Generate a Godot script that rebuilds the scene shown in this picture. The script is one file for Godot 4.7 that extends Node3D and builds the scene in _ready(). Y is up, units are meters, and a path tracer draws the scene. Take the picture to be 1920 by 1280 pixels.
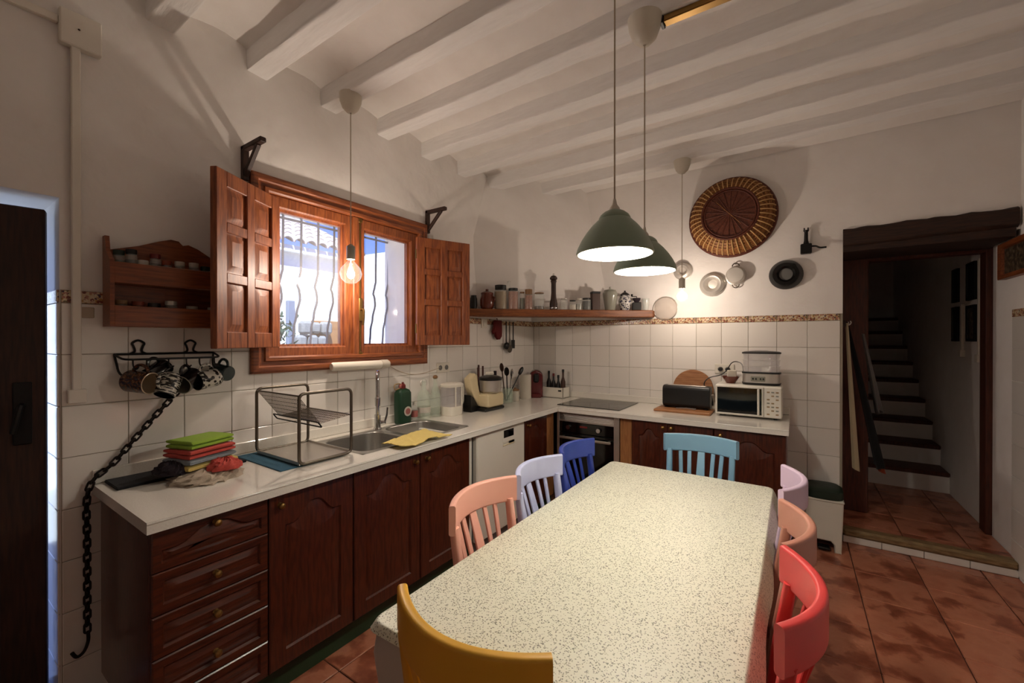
extends Node3D
# A country kitchen with a long table under two green pendant lamps.
# x runs from the window wall (0) to the right, z from the back wall (0) towards the camera, y up, metres.

const EXPOSURE := 2.6
const BULB_WARM := Color(1.0, 0.92, 0.845)
const LAMP_WARM := Color(1.0, 0.975, 0.92)
var M := {}
var taken := {}
var rng := RandomNumberGenerator.new()

func _ready() -> void:
	rng.seed = 7
	# ---- camera
	var cam := Camera3D.new()
	cam.name = "camera"
	cam.position = Vector3(2.392, 1.5015, 3.970)
	cam.rotation = Vector3(-0.0035, deg_to_rad(34.0), 0)
	cam.fov = 78.37
	cam.near = 0.05
	cam.far = 200.0
	add_child(cam)
	# ---- sky, exposure
	var env := Environment.new()
	env.background_mode = Environment.BG_SKY
	var sm := ProceduralSkyMaterial.new()
	sm.sky_top_color = Color(0.26, 0.46, 1.0)
	sm.sky_horizon_color = Color(0.62, 0.78, 1.0)
	sm.ground_horizon_color = Color(0.62, 0.66, 0.70)
	sm.ground_bottom_color = Color(0.40, 0.40, 0.38)
	sm.energy_multiplier = 0.5
	var sky := Sky.new()
	sky.sky_material = sm
	env.sky = sky
	env.tonemap_mode = Environment.TONE_MAPPER_LINEAR
	env.tonemap_exposure = EXPOSURE
	env.sdfgi_enabled = true
	env.ssao_enabled = true
	env.ssil_enabled = true
	var we := WorldEnvironment.new()
	we.name = "world_environment"
	we.environment = env
	add_child(we)
	# ---- sun, high, from over the roof of this house: it falls on the neighbour's wall
	var sun := DirectionalLight3D.new()
	sun.name = "sun"
	sun.light_color = Color(0.84, 0.92, 1.0)
	sun.light_energy = 2.0
	sun.light_angular_distance = 0.6
	sun.shadow_enabled = true
	add_child(sun)
	sun.look_at_from_position(Vector3(3.0, 5.5, 2.0), Vector3.ZERO, Vector3.UP)
	# ---- everything else
	make_materials()
	build_shell()
	build_tiles()
	build_ceiling()
	build_window()
	build_doors()
	build_stairwell()
	build_outside()
	build_hood()
	build_cabinets()
	build_worktop()
	build_table()
	build_chairs()
	build_lamps()
	build_appliances()
	build_window_counter()
	build_corner_counter()
	build_mantel_things()
	build_window_wall_things()
	build_back_wall_things()
	build_right_things()

# ------------------------------------------------------------------ mesh builder (triangles run counter-clockwise here and are turned round when committed)
class MB:
	var t := PackedVector3Array()
	func tri(a: Vector3, b: Vector3, c: Vector3) -> void:
		if (b - a).cross(c - a).length_squared() > 1e-16:
			t.append(a)
			t.append(b)
			t.append(c)
	func quad(a: Vector3, b: Vector3, c: Vector3, d: Vector3) -> void:
		tri(a, b, c)
		tri(a, c, d)
	func out(o: Vector3, p: Array) -> void:
		var mid := Vector3.ZERO
		for q in p:
			mid += q
		mid /= p.size()
		var n: Vector3 = (p[1] - p[0]).cross(p[2] - p[0])
		if n.dot(mid - o) < 0.0:
			p.reverse()
		for i in range(1, p.size() - 1):
			tri(p[0], p[i], p[i + 1])
	# box by its centre and size, with chamfered edges
	func box(c: Vector3, s: Vector3, bev := 0.0, xf := Transform3D.IDENTITY) -> MB:
		var h := s * 0.5
		var b := minf(bev, minf(h.x, minf(h.y, h.z)) * 0.95)
		var o := xf * c
		var P := func(x: float, y: float, z: float) -> Vector3: return xf * (c + Vector3(x, y, z))
		for sg in [-1.0, 1.0]:
			out(o, [P.call(sg * h.x, -h.y + b, -h.z + b), P.call(sg * h.x, h.y - b, -h.z + b), P.call(sg * h.x, h.y - b, h.z - b), P.call(sg * h.x, -h.y + b, h.z - b)])
			out(o, [P.call(-h.x + b, sg * h.y, -h.z + b), P.call(h.x - b, sg * h.y, -h.z + b), P.call(h.x - b, sg * h.y, h.z - b), P.call(-h.x + b, sg * h.y, h.z - b)])
			out(o, [P.call(-h.x + b, -h.y + b, sg * h.z), P.call(h.x - b, -h.y + b, sg * h.z), P.call(h.x - b, h.y - b, sg * h.z), P.call(-h.x + b, h.y - b, sg * h.z)])
		if b > 0.0:
			for i in [-1.0, 1.0]:
				for j in [-1.0, 1.0]:
					out(o, [P.call(i * h.x, j * (h.y - b), -h.z + b), P.call(i * (h.x - b), j * h.y, -h.z + b), P.call(i * (h.x - b), j * h.y, h.z - b), P.call(i * h.x, j * (h.y - b), h.z - b)])
					out(o, [P.call(i * h.x, -h.y + b, j * (h.z - b)), P.call(i * (h.x - b), -h.y + b, j * h.z), P.call(i * (h.x - b), h.y - b, j * h.z), P.call(i * h.x, h.y - b, j * (h.z - b))])
					out(o, [P.call(-h.x + b, i * h.y, j * (h.z - b)), P.call(-h.x + b, i * (h.y - b), j * h.z), P.call(h.x - b, i * (h.y - b), j * h.z), P.call(h.x - b, i * h.y, j * (h.z - b))])
					for k in [-1.0, 1.0]:
						out(o, [P.call(i * h.x, j * (h.y - b), k * (h.z - b)), P.call(i * (h.x - b), j * h.y, k * (h.z - b)), P.call(i * (h.x - b), j * (h.y - b), k * h.z)])
		return self
	# box by its two corners
	func span(a: Vector3, b: Vector3, bev := 0.0, xf := Transform3D.IDENTITY) -> MB:
		return box((a + b) * 0.5, (b - a).abs(), bev, xf)
	# skin between loops; the loops run counter-clockwise seen from the last one
	func loft(loops: Array, cap_a := false, cap_b := false, closed := true) -> MB:
		for i in loops.size() - 1:
			var A: PackedVector3Array = loops[i]
			var B: PackedVector3Array = loops[i + 1]
			var n := A.size()
			for j in (n if closed else n - 1):
				var k := (j + 1) % n
				quad(A[j], A[k], B[k], B[j])
		if cap_a:
			fan(loops[0], true)
		if cap_b:
			fan(loops[-1], false)
		return self
	func fan(L: PackedVector3Array, flip: bool) -> void:
		var c := Vector3.ZERO
		for p in L:
			c += p
		c /= L.size()
		for j in L.size():
			var k := (j + 1) % L.size()
			if flip:
				tri(c, L[k], L[j])
			else:
				tri(c, L[j], L[k])
	# turned shape: profile of (radius, height) points from the bottom outside up and, for a hollow one, down inside
	func lathe(prof: Array, seg := 24, xf := Transform3D.IDENTITY) -> MB:
		var loops := []
		for p in prof:
			var L := PackedVector3Array()
			for j in seg:
				var a := TAU * j / seg
				L.append(xf * Vector3(cos(a) * p.x, p.y, -sin(a) * p.x))
			loops.append(L)
		return loft(loops)
	func ball(c: Vector3, r: Vector3, rings := 10, seg := 18) -> MB:
		var prof := []
		for i in rings + 1:
			var a := PI * i / rings
			prof.append(Vector2(sin(a), -cos(a)))
		return lathe(prof, seg, Transform3D(Basis.from_scale(r), c))
	func sweep(frames: Array, sec: PackedVector2Array, caps := true) -> MB:
		var loops := []
		for f in frames:
			var L := PackedVector3Array()
			for q in sec:
				L.append(f * Vector3(q.x, q.y, 0))
			loops.append(L)
		return loft(loops, caps, caps)
	func tube(pts: Array, r: float, seg := 8, closed := false, xf := Transform3D.IDENTITY) -> MB:
		var n := pts.size()
		var loops := []
		var x := Vector3.ZERO
		for i in n:
			var a: Vector3 = pts[(i - 1 + n) % n] if closed or i > 0 else pts[0]
			var b: Vector3 = pts[(i + 1) % n] if closed or i < n - 1 else pts[n - 1]
			var z := (b - a).normalized()
			if x == Vector3.ZERO:
				x = z.cross(Vector3.UP if absf(z.y) < 0.9 else Vector3.RIGHT).normalized()
			x = (x - z * x.dot(z)).normalized()
			var y := z.cross(x)
			var L := PackedVector3Array()
			for j in seg:
				var w := TAU * j / seg
				L.append(xf * (pts[i] + x * cos(w) * r + y * sin(w) * r))
			loops.append(L)
		if closed:
			loops.append(loops[0])
		return loft(loops, not closed, not closed)
	# flat outline (counter-clockwise in x, y) drawn out from z0 to z1
	func prism(poly: PackedVector2Array, z0: float, z1: float, xf := Transform3D.IDENTITY, bev := 0.0) -> MB:
		var P := poly
		if Geometry2D.is_polygon_clockwise(P):
			P = P.duplicate()
			P.reverse()
		var ix := Geometry2D.triangulate_polygon(P)
		var inner := P
		if bev > 0.0:
			var off := Geometry2D.offset_polygon(P, -bev, Geometry2D.JOIN_MITER)
			if off.size() == 1 and off[0].size() == P.size():
				var best := 0
				var q: PackedVector2Array = off[0]
				for s in q.size():
					if q[s].distance_to(P[0]) < q[best].distance_to(P[0]):
						best = s
				inner = PackedVector2Array()
				for s in q.size():
					inner.append(q[(best + s) % q.size()])
			else:
				bev = 0.0
		var L := []
		var zs := [[P, z0], [P, z1]] if bev <= 0.0 else [[inner, z0], [P, z0 + bev], [P, z1 - bev], [inner, z1]]
		for e in zs:
			var r := PackedVector3Array()
			for q in e[0]:
				r.append(xf * Vector3(q.x, q.y, e[1]))
			L.append(r)
		loft(L)
		for i in range(0, ix.size(), 3):
			tri(L[-1][ix[i]], L[-1][ix[i + 1]], L[-1][ix[i + 2]])
			tri(L[0][ix[i]], L[0][ix[i + 2]], L[0][ix[i + 1]])
		return self
	# a sheet over a grid of points, with thickness
	func sheet(rows: Array, thick: float) -> MB:
		var nu := rows.size()
		var nv: int = rows[0].size()
		var back := []
		for i in nu:
			var B := PackedVector3Array()
			for j in nv:
				var du: Vector3 = rows[mini(i + 1, nu - 1)][j] - rows[maxi(i - 1, 0)][j]
				var dv: Vector3 = rows[i][mini(j + 1, nv - 1)] - rows[i][maxi(j - 1, 0)]
				B.append(rows[i][j] - dv.cross(du).normalized() * thick)
			back.append(B)
		for i in nu - 1:
			for j in nv - 1:
				quad(rows[i][j], rows[i][j + 1], rows[i + 1][j + 1], rows[i + 1][j])
				quad(back[i][j], back[i + 1][j], back[i + 1][j + 1], back[i][j + 1])
		for j in nv - 1:
			quad(back[0][j], back[0][j + 1], rows[0][j + 1], rows[0][j])
			quad(rows[nu - 1][j], rows[nu - 1][j + 1], back[nu - 1][j + 1], back[nu - 1][j])
		for i in nu - 1:
			quad(rows[i][0], rows[i + 1][0], back[i + 1][0], back[i][0])
			quad(back[i][nv - 1], back[i + 1][nv - 1], rows[i + 1][nv - 1], rows[i][nv - 1])
		return self
	func mesh(crease := 38.0) -> ArrayMesh:
		var n := t.size() / 3
		var fn := PackedVector3Array()
		fn.resize(n)
		var at := {}
		for i in n:
			fn[i] = (t[3 * i + 1] - t[3 * i]).cross(t[3 * i + 2] - t[3 * i])
			if crease > 0.0:
				for k in 3:
					var key := Vector3i((t[3 * i + k] * 20000.0).round())
					if at.has(key):
						at[key].append(i)
					else:
						at[key] = [i]
		var lim := cos(deg_to_rad(crease))
		var V := PackedVector3Array()
		var N := PackedVector3Array()
		V.resize(3 * n)
		N.resize(3 * n)
		for i in n:
			var f := fn[i].normalized()
			for k in 3:
				var o: int = 3 * i + [0, 2, 1][k]
				var p := t[3 * i + k]
				V[o] = p
				if crease > 0.0:
					var s := Vector3.ZERO
					for q in at[Vector3i((p * 20000.0).round())]:
						if fn[q].normalized().dot(f) > lim:
							s += fn[q]
					N[o] = s.normalized()
				else:
					N[o] = f
		var A := []
		A.resize(Mesh.ARRAY_MAX)
		A[Mesh.ARRAY_VERTEX] = V
		A[Mesh.ARRAY_NORMAL] = N
		var m := ArrayMesh.new()
		m.add_surface_from_arrays(Mesh.PRIMITIVE_TRIANGLES, A)
		return m

# ------------------------------------------------------------------ scene helpers
func numbered(called: String) -> String:
	var k: int = taken.get(called, 0)
	taken[called] = k + 1
	return called if k == 0 else "%s_%03d" % [called, k]

# one mesh, named, under a parent
func put(called: String, mb, m: Material, parent: Node3D, at := Vector3.ZERO, crease := 38.0) -> MeshInstance3D:
	var o := MeshInstance3D.new()
	o.name = called
	o.mesh = mb.mesh(crease) if mb is MB else mb
	o.material_override = null
	if o.mesh.get_surface_count():
		o.mesh.surface_set_material(0, m)
	o.position = at
	o.cast_shadow = GeometryInstance3D.SHADOW_CASTING_SETTING_ON
	parent.add_child(o, true)
	return o

# the same mesh again with another material or place
func again(called: String, mesh: Mesh, m: Material, parent: Node3D, at := Vector3.ZERO, turn := Vector3.ZERO, size := Vector3.ONE) -> MeshInstance3D:
	var o := MeshInstance3D.new()
	o.name = called
	o.mesh = mesh
	o.set_surface_override_material(0, m)
	o.position = at
	o.rotation = turn
	o.scale = size
	parent.add_child(o, true)
	return o

# a top-level thing: a Node3D at its base whose children are its parts
func thing(called: String, label: String, category: String, at := Vector3.ZERO, turn := 0.0, group := "") -> Node3D:
	var o := Node3D.new()
	o.name = numbered(called)
	add_child(o)
	o.position = at
	o.rotation.y = turn
	o.set_meta("label", label)
	o.set_meta("category", category)
	if group:
		o.set_meta("group", group)
	return o

func setting(called: String, label := "") -> Node3D:
	var o := Node3D.new()
	o.name = called
	add_child(o)
	o.set_meta("kind", "structure")
	if label:
		o.set_meta("label", label)
	return o

func dup(root: Node3D, called: String, at: Vector3, turn: float, label: String, group := "") -> Node3D:
	var r: Node3D = root.duplicate()
	r.name = numbered(called)
	add_child(r)
	r.position = at
	r.rotation.y = turn
	r.set_meta("label", label)
	if group:
		r.set_meta("group", group)
	return r

func rr(w: float, h: float, r: float, n := 3) -> PackedVector2Array:
	var P := PackedVector2Array()
	for c in [[1, 1, 0.0], [-1, 1, 90.0], [-1, -1, 180.0], [1, -1, 270.0]]:
		for i in n + 1:
			var a := deg_to_rad(c[2] + 90.0 * i / n)
			P.append(Vector2(c[0] * (w / 2 - r) + cos(a) * r, c[1] * (h / 2 - r) + sin(a) * r))
	return P

func circle2(r: float, n := 24, c := Vector2.ZERO) -> PackedVector2Array:
	var P := PackedVector2Array()
	for i in n:
		P.append(c + Vector2(cos(TAU * i / n), sin(TAU * i / n)) * r)
	return P

# a loop at height z of a panel: bottom, right, arched or straight top, left
func panel_loop(x0: float, x1: float, y0: float, y1: float, z: float, arch := 0.0, n := 14) -> PackedVector3Array:
	var L := PackedVector3Array()
	L.append(Vector3(x0, y0, z))
	L.append(Vector3(x1, y0, z))
	for i in n + 1:
		var t := float(i) / n
		var s := absf(t - 0.5) * 2.0
		var b := 0.5 + 0.5 * cos(PI * clampf((s - 0.12) / 0.62, 0.0, 1.0))
		L.append(Vector3(lerpf(x1, x0, t), y1 - arch * (1.0 - b), z))
	return L

# front with a fielded panel: flat rim, moulded groove, raised field; z is the front plane
func fielded(mb: MB, x0: float, x1: float, y0: float, y1: float, z: float, rim: float, arch := 0.0, back := 0.02, groove := 0.008, bevel := 0.03) -> void:
	var loops := []
	loops.append(panel_loop(x0, x1, y0, y1, z - back, 0))
	loops.append(panel_loop(x0, x1, y0, y1, z - 0.004, 0))
	loops.append(panel_loop(x0 + 0.004, x1 - 0.004, y0 + 0.004, y1 - 0.004, z, 0))
	var r := rim
	loops.append(panel_loop(x0 + r, x1 - r, y0 + r, y1 - r, z, arch))
	r = rim + 0.006
	loops.append(panel_loop(x0 + r, x1 - r, y0 + r, y1 - r, z - groove, arch))
	r = rim + 0.012
	loops.append(panel_loop(x0 + r, x1 - r, y0 + r, y1 - r, z - groove, arch))
	r = rim + 0.012 + bevel
	loops.append(panel_loop(x0 + r, x1 - r, y0 + r, y1 - r, z - 0.001, arch * 0.96))
	mb.loft(loops, true, true)

func knob_mesh(r := 0.014) -> ArrayMesh:
	var mb := MB.new()
	mb.lathe([Vector2(0.0, 0.0), Vector2(0.011, 0.0), Vector2(0.008, 0.004), Vector2(0.006, 0.010), Vector2(r * 0.8, 0.015), Vector2(r, 0.021), Vector2(r * 0.8, 0.027), Vector2(r * 0.35, 0.030), Vector2(0, 0.0305)], 14, Transform3D(Basis(Vector3.RIGHT, PI / 2), Vector3.ZERO))
	return mb.mesh()

func arc(c: Vector3, r: float, a0: float, a1: float, n: int, u: Vector3, v: Vector3) -> Array:
	var P := []
	for i in n + 1:
		var a := lerpf(a0, a1, float(i) / n)
		P.append(c + u * cos(a) * r + v * sin(a) * r)
	return P

# rounds the inner corners of a path
func soften(pts: Array, r: float, n := 4, closed := false) -> Array:
	var P := []
	var m := pts.size()
	for i in m:
		if not closed and (i == 0 or i == m - 1):
			P.append(pts[i])
			continue
		var a: Vector3 = pts[(i - 1 + m) % m]
		var b: Vector3 = pts[i]
		var c: Vector3 = pts[(i + 1) % m]
		var p := b + (a - b).normalized() * minf(r, a.distance_to(b) * 0.5)
		var q := b + (c - b).normalized() * minf(r, c.distance_to(b) * 0.5)
		for k in n + 1:
			var t := float(k) / n
			P.append(p.lerp(b, t).lerp(b.lerp(q, t), t))
	return P

func spline(pts: Array, n := 6) -> Array:
	var c := Curve3D.new()
	for i in pts.size():
		var a: Vector3 = pts[maxi(i - 1, 0)]
		var b: Vector3 = pts[mini(i + 1, pts.size() - 1)]
		c.add_point(pts[i], -(b - a) / 6.0, (b - a) / 6.0)
	var P := []
	for i in pts.size() - 1:
		for k in n:
			P.append(c.sample(i, float(k) / n))
	P.append(pts[-1])
	return P

func omni(parent: Node3D, at: Vector3, energy: float, col: Color, size := 0.03) -> void:
	var l := OmniLight3D.new()
	l.name = "lamp_light"
	l.position = at
	l.light_color = col
	l.light_energy = energy
	l.light_size = size
	l.omni_range = 14.0
	l.omni_attenuation = 2.0
	l.shadow_enabled = true
	parent.add_child(l)

# ------------------------------------------------------------------ materials
func noise_tex(freq: float, ramp: Array, sd := 1, oct := 4, kind := FastNoiseLite.TYPE_SIMPLEX_SMOOTH, size := 512, warp := 0.0, bump := false) -> NoiseTexture2D:
	var f := FastNoiseLite.new()
	f.noise_type = kind
	f.frequency = freq
	f.seed = sd
	f.fractal_octaves = oct
	if warp > 0.0:
		f.domain_warp_enabled = true
		f.domain_warp_amplitude = warp
		f.domain_warp_frequency = freq
	var t := NoiseTexture2D.new()
	t.width = size
	t.height = size
	t.seamless = true
	t.noise = f
	if ramp.size():
		var g := Gradient.new()
		g.offsets = PackedFloat32Array(ramp.map(func(e): return e[0]))
		g.colors = PackedColorArray(ramp.map(func(e): return e[1]))
		t.color_ramp = g
	return t

func mat(called: String, col: Color, rough := 0.6, metal := 0.0) -> StandardMaterial3D:
	var m := StandardMaterial3D.new()
	m.resource_name = called
	m.albedo_color = col
	m.roughness = rough
	m.metallic = metal
	M[called] = m
	return m

func textured(called: String, tex: Texture2D, scale: Vector3, rough := 0.6, world := false, tint := Color.WHITE) -> StandardMaterial3D:
	var m := mat(called, tint, rough)
	m.albedo_texture = tex
	m.uv1_triplanar = true
	m.uv1_world_triplanar = world
	m.uv1_scale = scale
	m.uv1_triplanar_sharpness = 8.0
	return m

func relief(m: StandardMaterial3D, tex: Texture2D, cm: float) -> void:
	m.heightmap_enabled = true
	m.heightmap_texture = tex
	m.heightmap_scale = cm
	m.uv1_triplanar = true

func coat(m: StandardMaterial3D, amount: float, rough: float) -> void:
	m.clearcoat_enabled = true
	m.clearcoat = amount
	m.clearcoat_roughness = rough

func glow(called: String, col: Color, energy: float) -> StandardMaterial3D:
	var m := mat(called, Color(0.9, 0.88, 0.84), 0.5)
	m.emission_enabled = true
	m.emission = col
	m.emission_energy_multiplier = energy
	return m

func glass(called: String, col: Color, alpha: float) -> StandardMaterial3D:
	var m := mat(called, Color(col, alpha), 0.04)
	m.transparency = BaseMaterial3D.TRANSPARENCY_ALPHA
	return m

func wood(called: String, tex: Texture2D, along: int, rough: float, tint := Color.WHITE, fine := 9.0) -> StandardMaterial3D:
	var s := Vector3(fine, fine, fine)
	s[along] = fine * 0.09
	return textured(called, tex, s, rough, false, tint)

func blob_image(w: int, h: int, back: Color, cols: Array, count: int, r0: float, r1: float, sd: int) -> ImageTexture:
	var im := Image.create(w, h, false, Image.FORMAT_RGB8)
	im.fill(back)
	var g := RandomNumberGenerator.new()
	g.seed = sd
	for i in count:
		var c := Vector2(g.randf() * w, g.randf() * h)
		var r := g.randf_range(r0, r1)
		var e := g.randf_range(0.55, 1.0)
		var a := g.randf() * PI
		var col: Color = cols[g.randi() % cols.size()]
		for y in range(int(c.y - r - 1), int(c.y + r + 2)):
			for x in range(int(c.x - r - 1), int(c.x + r + 2)):
				var d := (Vector2(x, y) - c).rotated(a)
				d.y /= e
				if d.length() <= r:
					im.set_pixel(posmod(x, w), posmod(y, h), col)
	return ImageTexture.create_from_image(im)

func make_materials() -> void:
	var lump := noise_tex(0.012, [], 3, 5)
	var fine := noise_tex(0.06, [], 5, 3)
	# plaster and paint
	var plaster_t := noise_tex(0.008, [[0.0, Color(0.922, 0.902, 0.882)], [0.5, Color(0.934, 0.916, 0.898)], [1.0, Color(0.946, 0.930, 0.914)]], 11, 5)
	var m := textured("plaster", plaster_t, Vector3.ONE * 0.8, 0.9, true)
	relief(m, lump, 0.35)
	m = textured("ceiling_paint", plaster_t, Vector3.ONE * 1.1, 0.9, true)
	relief(m, lump, 0.35)
	m = textured("beam_paint", noise_tex(0.02, [[0.0, Color(0.905, 0.895, 0.885)], [0.3, Color(0.925, 0.915, 0.905)], [1.0, Color(0.94, 0.932, 0.924)]], 21, 4), Vector3(0.5, 3, 3), 0.85, true)
	relief(m, lump, 0.25)
	m = textured("outer_render", plaster_t, Vector3.ONE * 0.7, 0.95, true, Color(1, 1, 1))
	relief(m, lump, 2.0)
	m = mat("white_plastic", Color(0.87, 0.845, 0.79), 0.45)
	m = mat("duct_plastic", Color(0.90, 0.875, 0.83), 0.5)
	# tiles
	for i in 3:
		var c: Color = [Color(0.915, 0.895, 0.865), Color(0.905, 0.884, 0.852), Color(0.925, 0.906, 0.878)][i]
		m = mat("tile_%d" % i, c, 0.16)
		coat(m, 0.35, 0.08)
	mat("grout", Color(0.62, 0.585, 0.52), 0.9)
	var pat := blob_image(256, 64, Color(0.82, 0.74, 0.60), [Color(0.50, 0.27, 0.22), Color(0.70, 0.54, 0.33), Color(0.33, 0.27, 0.33), Color(0.45, 0.40, 0.28), Color(0.68, 0.47, 0.40), Color(0.86, 0.80, 0.68)], 150, 3.0, 10.0, 4)
	m = textured("border_print", pat, Vector3(5, 20, 5), 0.2)
	m.uv1_offset = Vector3(0.5, 0.5, 0.5)
	# floor
	for i in 3:
		var clay := noise_tex(0.006, [[0.0, Color(0.47, 0.245, 0.165)], [0.34, Color(0.60, 0.345, 0.25)], [0.47, Color(0.71, 0.455, 0.345)], [0.62, Color(0.73, 0.48, 0.375)], [1.0, Color(0.67, 0.405, 0.305)]], 31 + i, 5, FastNoiseLite.TYPE_SIMPLEX, 512, 60.0)
		m = textured("clay_%d" % i, clay, Vector3(1.3, 1.3, 1.3), 0.32, true)
		relief(m, fine, 0.08)
	mat("floor_grout", Color(0.30, 0.16, 0.10), 0.9)
	# woods
	var mahog := noise_tex(0.012, [[0.0, Color(0.175, 0.060, 0.030)], [0.45, Color(0.270, 0.105, 0.052)], [0.7, Color(0.330, 0.140, 0.070)], [1.0, Color(0.225, 0.083, 0.042)]], 41, 5)
	m = wood("mahogany", mahog, 1, 0.30)
	coat(m, 0.5, 0.22)
	m = wood("mahogany_flat", mahog, 0, 0.30)
	coat(m, 0.5, 0.22)
	var honey := noise_tex(0.012, [[0.0, Color(0.36, 0.165, 0.07)], [0.45, Color(0.50, 0.255, 0.115)], [0.75, Color(0.585, 0.325, 0.155)], [1.0, Color(0.45, 0.22, 0.095)]], 43, 5)
	m = wood("window_wood", honey, 1, 0.5)
	coat(m, 0.12, 0.4)
	m = wood("window_wood_flat", honey, 0, 0.5)
	coat(m, 0.12, 0.4)
	wood("mantel_wood", honey, 0, 0.5, Color(0.94, 1.0, 0.95))
	wood("post_wood", noise_tex(0.012, [[0.0, Color(0.48, 0.30, 0.16)], [0.6, Color(0.62, 0.42, 0.24)], [1.0, Color(0.55, 0.36, 0.20)]], 47, 4), 1, 0.5)
	var dark := noise_tex(0.014, [[0.0, Color(0.10, 0.05, 0.028)], [0.5, Color(0.19, 0.10, 0.055)], [1.0, Color(0.25, 0.14, 0.08)]], 53, 5)
	wood("old_wood", dark, 1, 0.6)
	wood("old_wood_flat", dark, 0, 0.65)
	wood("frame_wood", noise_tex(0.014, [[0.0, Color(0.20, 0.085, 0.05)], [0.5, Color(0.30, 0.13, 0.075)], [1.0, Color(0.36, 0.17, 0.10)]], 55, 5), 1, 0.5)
	wood("spice_wood", noise_tex(0.013, [[0.0, Color(0.36, 0.17, 0.08)], [0.5, Color(0.50, 0.26, 0.125)], [1.0, Color(0.57, 0.32, 0.165)]], 57, 5), 0, 0.4)
	wood("board_wood", noise_tex(0.013, [[0.0, Color(0.50, 0.31, 0.17)], [0.5, Color(0.62, 0.42, 0.26)], [1.0, Color(0.69, 0.50, 0.33)]], 59, 4), 0, 0.55)
	mat("brass", Color(0.55, 0.43, 0.24), 0.32, 0.9)
	mat("toe_green", Color(0.115, 0.215, 0.115), 0.6)
	# worktop
	m = textured("worktop", noise_tex(0.09, [[0.0, Color(0.87, 0.845, 0.80)], [0.5, Color(0.90, 0.88, 0.84)], [1.0, Color(0.92, 0.905, 0.87)]], 61, 3), Vector3.ONE * 3.0, 0.17)
	coat(m, 0.4, 0.08)
	# metals, glass
	m = mat("steel", Color(0.78, 0.76, 0.73), 0.34, 0.85)
	m = mat("sink_steel", Color(0.70, 0.69, 0.67), 0.28, 0.9)
	m = mat("chrome", Color(0.74, 0.74, 0.74), 0.08, 1.0)
	m = mat("wire_steel", Color(0.42, 0.39, 0.35), 0.36, 0.95)
	m = mat("tin", Color(0.80, 0.78, 0.75), 0.42, 0.6)
	m = mat("black_iron", Color(0.035, 0.032, 0.03), 0.5, 0.3)
	m = mat("rusty_iron", Color(0.13, 0.10, 0.085), 0.6, 0.55)
	m = mat("bar_iron", Color(0.42, 0.44, 0.50), 0.6, 0.0)  # iron paled to blue-grey: glare from outside put into its colour
	m = mat("black_plastic", Color(0.035, 0.035, 0.037), 0.35)
	m = mat("black_enamel", Color(0.03, 0.03, 0.03), 0.25)
	m = mat("black_glass", Color(0.02, 0.02, 0.022), 0.06)
	m = mat("hob_glass", Color(0.115, 0.10, 0.085), 0.12)
	m = mat("white_enamel", Color(0.88, 0.86, 0.81), 0.28)
	m = mat("cream_plastic", Color(0.80, 0.735, 0.59), 0.35)
	m = mat("grey_plastic", Color(0.42, 0.42, 0.41), 0.4)
	glass("pane", Color(1, 1, 1), 0.05)
	glass("clear_glass", Color(0.95, 0.98, 0.95), 0.16)
	glass("green_glass", Color(0.78, 0.86, 0.77), 0.24)
	glass("bulb_glass", Color(1, 1, 1), 0.003)
	glass("lid_glass", Color(0.80, 0.74, 0.68), 0.42)
	glass("smoke_plastic", Color(0.86, 0.84, 0.86), 0.13)
	# lamps
	m = mat("shade_green", Color(0.50, 0.57, 0.49), 0.42)
	coat(m, 0.2, 0.3)
	mat("shade_white", Color(0.90, 0.89, 0.85), 0.6)
	mat("cord_white", Color(0.72, 0.66, 0.58), 0.6)
	mat("cup_white", Color(0.80, 0.77, 0.71), 0.4)
	glow("bulb_glow", BULB_WARM, 10.0)
	glow("lamp_glow", LAMP_WARM, 4.0)
	# table cloth: small leaf print on cream oilcloth
	var sp := blob_image(1024, 1024, Color(0.87, 0.86, 0.785), [Color(0.42, 0.42, 0.34), Color(0.55, 0.55, 0.46), Color(0.66, 0.65, 0.55), Color(0.47, 0.45, 0.40)], 4600, 2.5, 5.4, 9)
	m = textured("cloth_print", sp, Vector3(2.4, 2.4, 2.4), 0.45, true)
	coat(m, 0.12, 0.35)
	mat("cloth_back", Color(0.76, 0.72, 0.68), 0.85)
	wood("table_wood", dark, 1, 0.5)
	# chair paints
	for e in [["yellow", Color(0.85, 0.635, 0.17)], ["salmon", Color(0.91, 0.67, 0.60)], ["lavender", Color(0.72, 0.74, 0.87)], ["blue", Color(0.16, 0.24, 0.56)], ["sky", Color(0.48, 0.65, 0.75)], ["lilac", Color(0.83, 0.73, 0.82)], ["brown", Color(0.70, 0.47, 0.40)], ["red", Color(0.84, 0.23, 0.23)]]:
		m = mat("paint_" + e[0], e[1], 0.42)
		coat(m, 0.15, 0.3)
	# cloth colours
	for e in [["lime", Color(0.50, 0.62, 0.18)], ["coral", Color(0.72, 0.28, 0.24)], ["wine", Color(0.26, 0.07, 0.08)], ["greyblue", Color(0.50, 0.53, 0.55)], ["butter", Color(0.82, 0.73, 0.42)], ["plum", Color(0.13, 0.085, 0.12)], ["linen", Color(0.66, 0.60, 0.53)], ["navy", Color(0.025, 0.028, 0.05)], ["mat_blue", Color(0.16, 0.34, 0.43)], ["red_cloth", Color(0.36, 0.05, 0.055)], ["black_cloth", Color(0.02, 0.02, 0.024)], ["cream_cloth", Color(0.66, 0.60, 0.49)], ["grey_cloth", Color(0.38, 0.36, 0.35)], ["orange_cloth", Color(0.52, 0.20, 0.07)]]:
		m = mat(e[0], e[1], 0.95)
		m.rim_enabled = true
		m.rim = 0.3
		relief(m, fine, 0.12)
		m.uv1_scale = Vector3.ONE * 6.0
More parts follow.
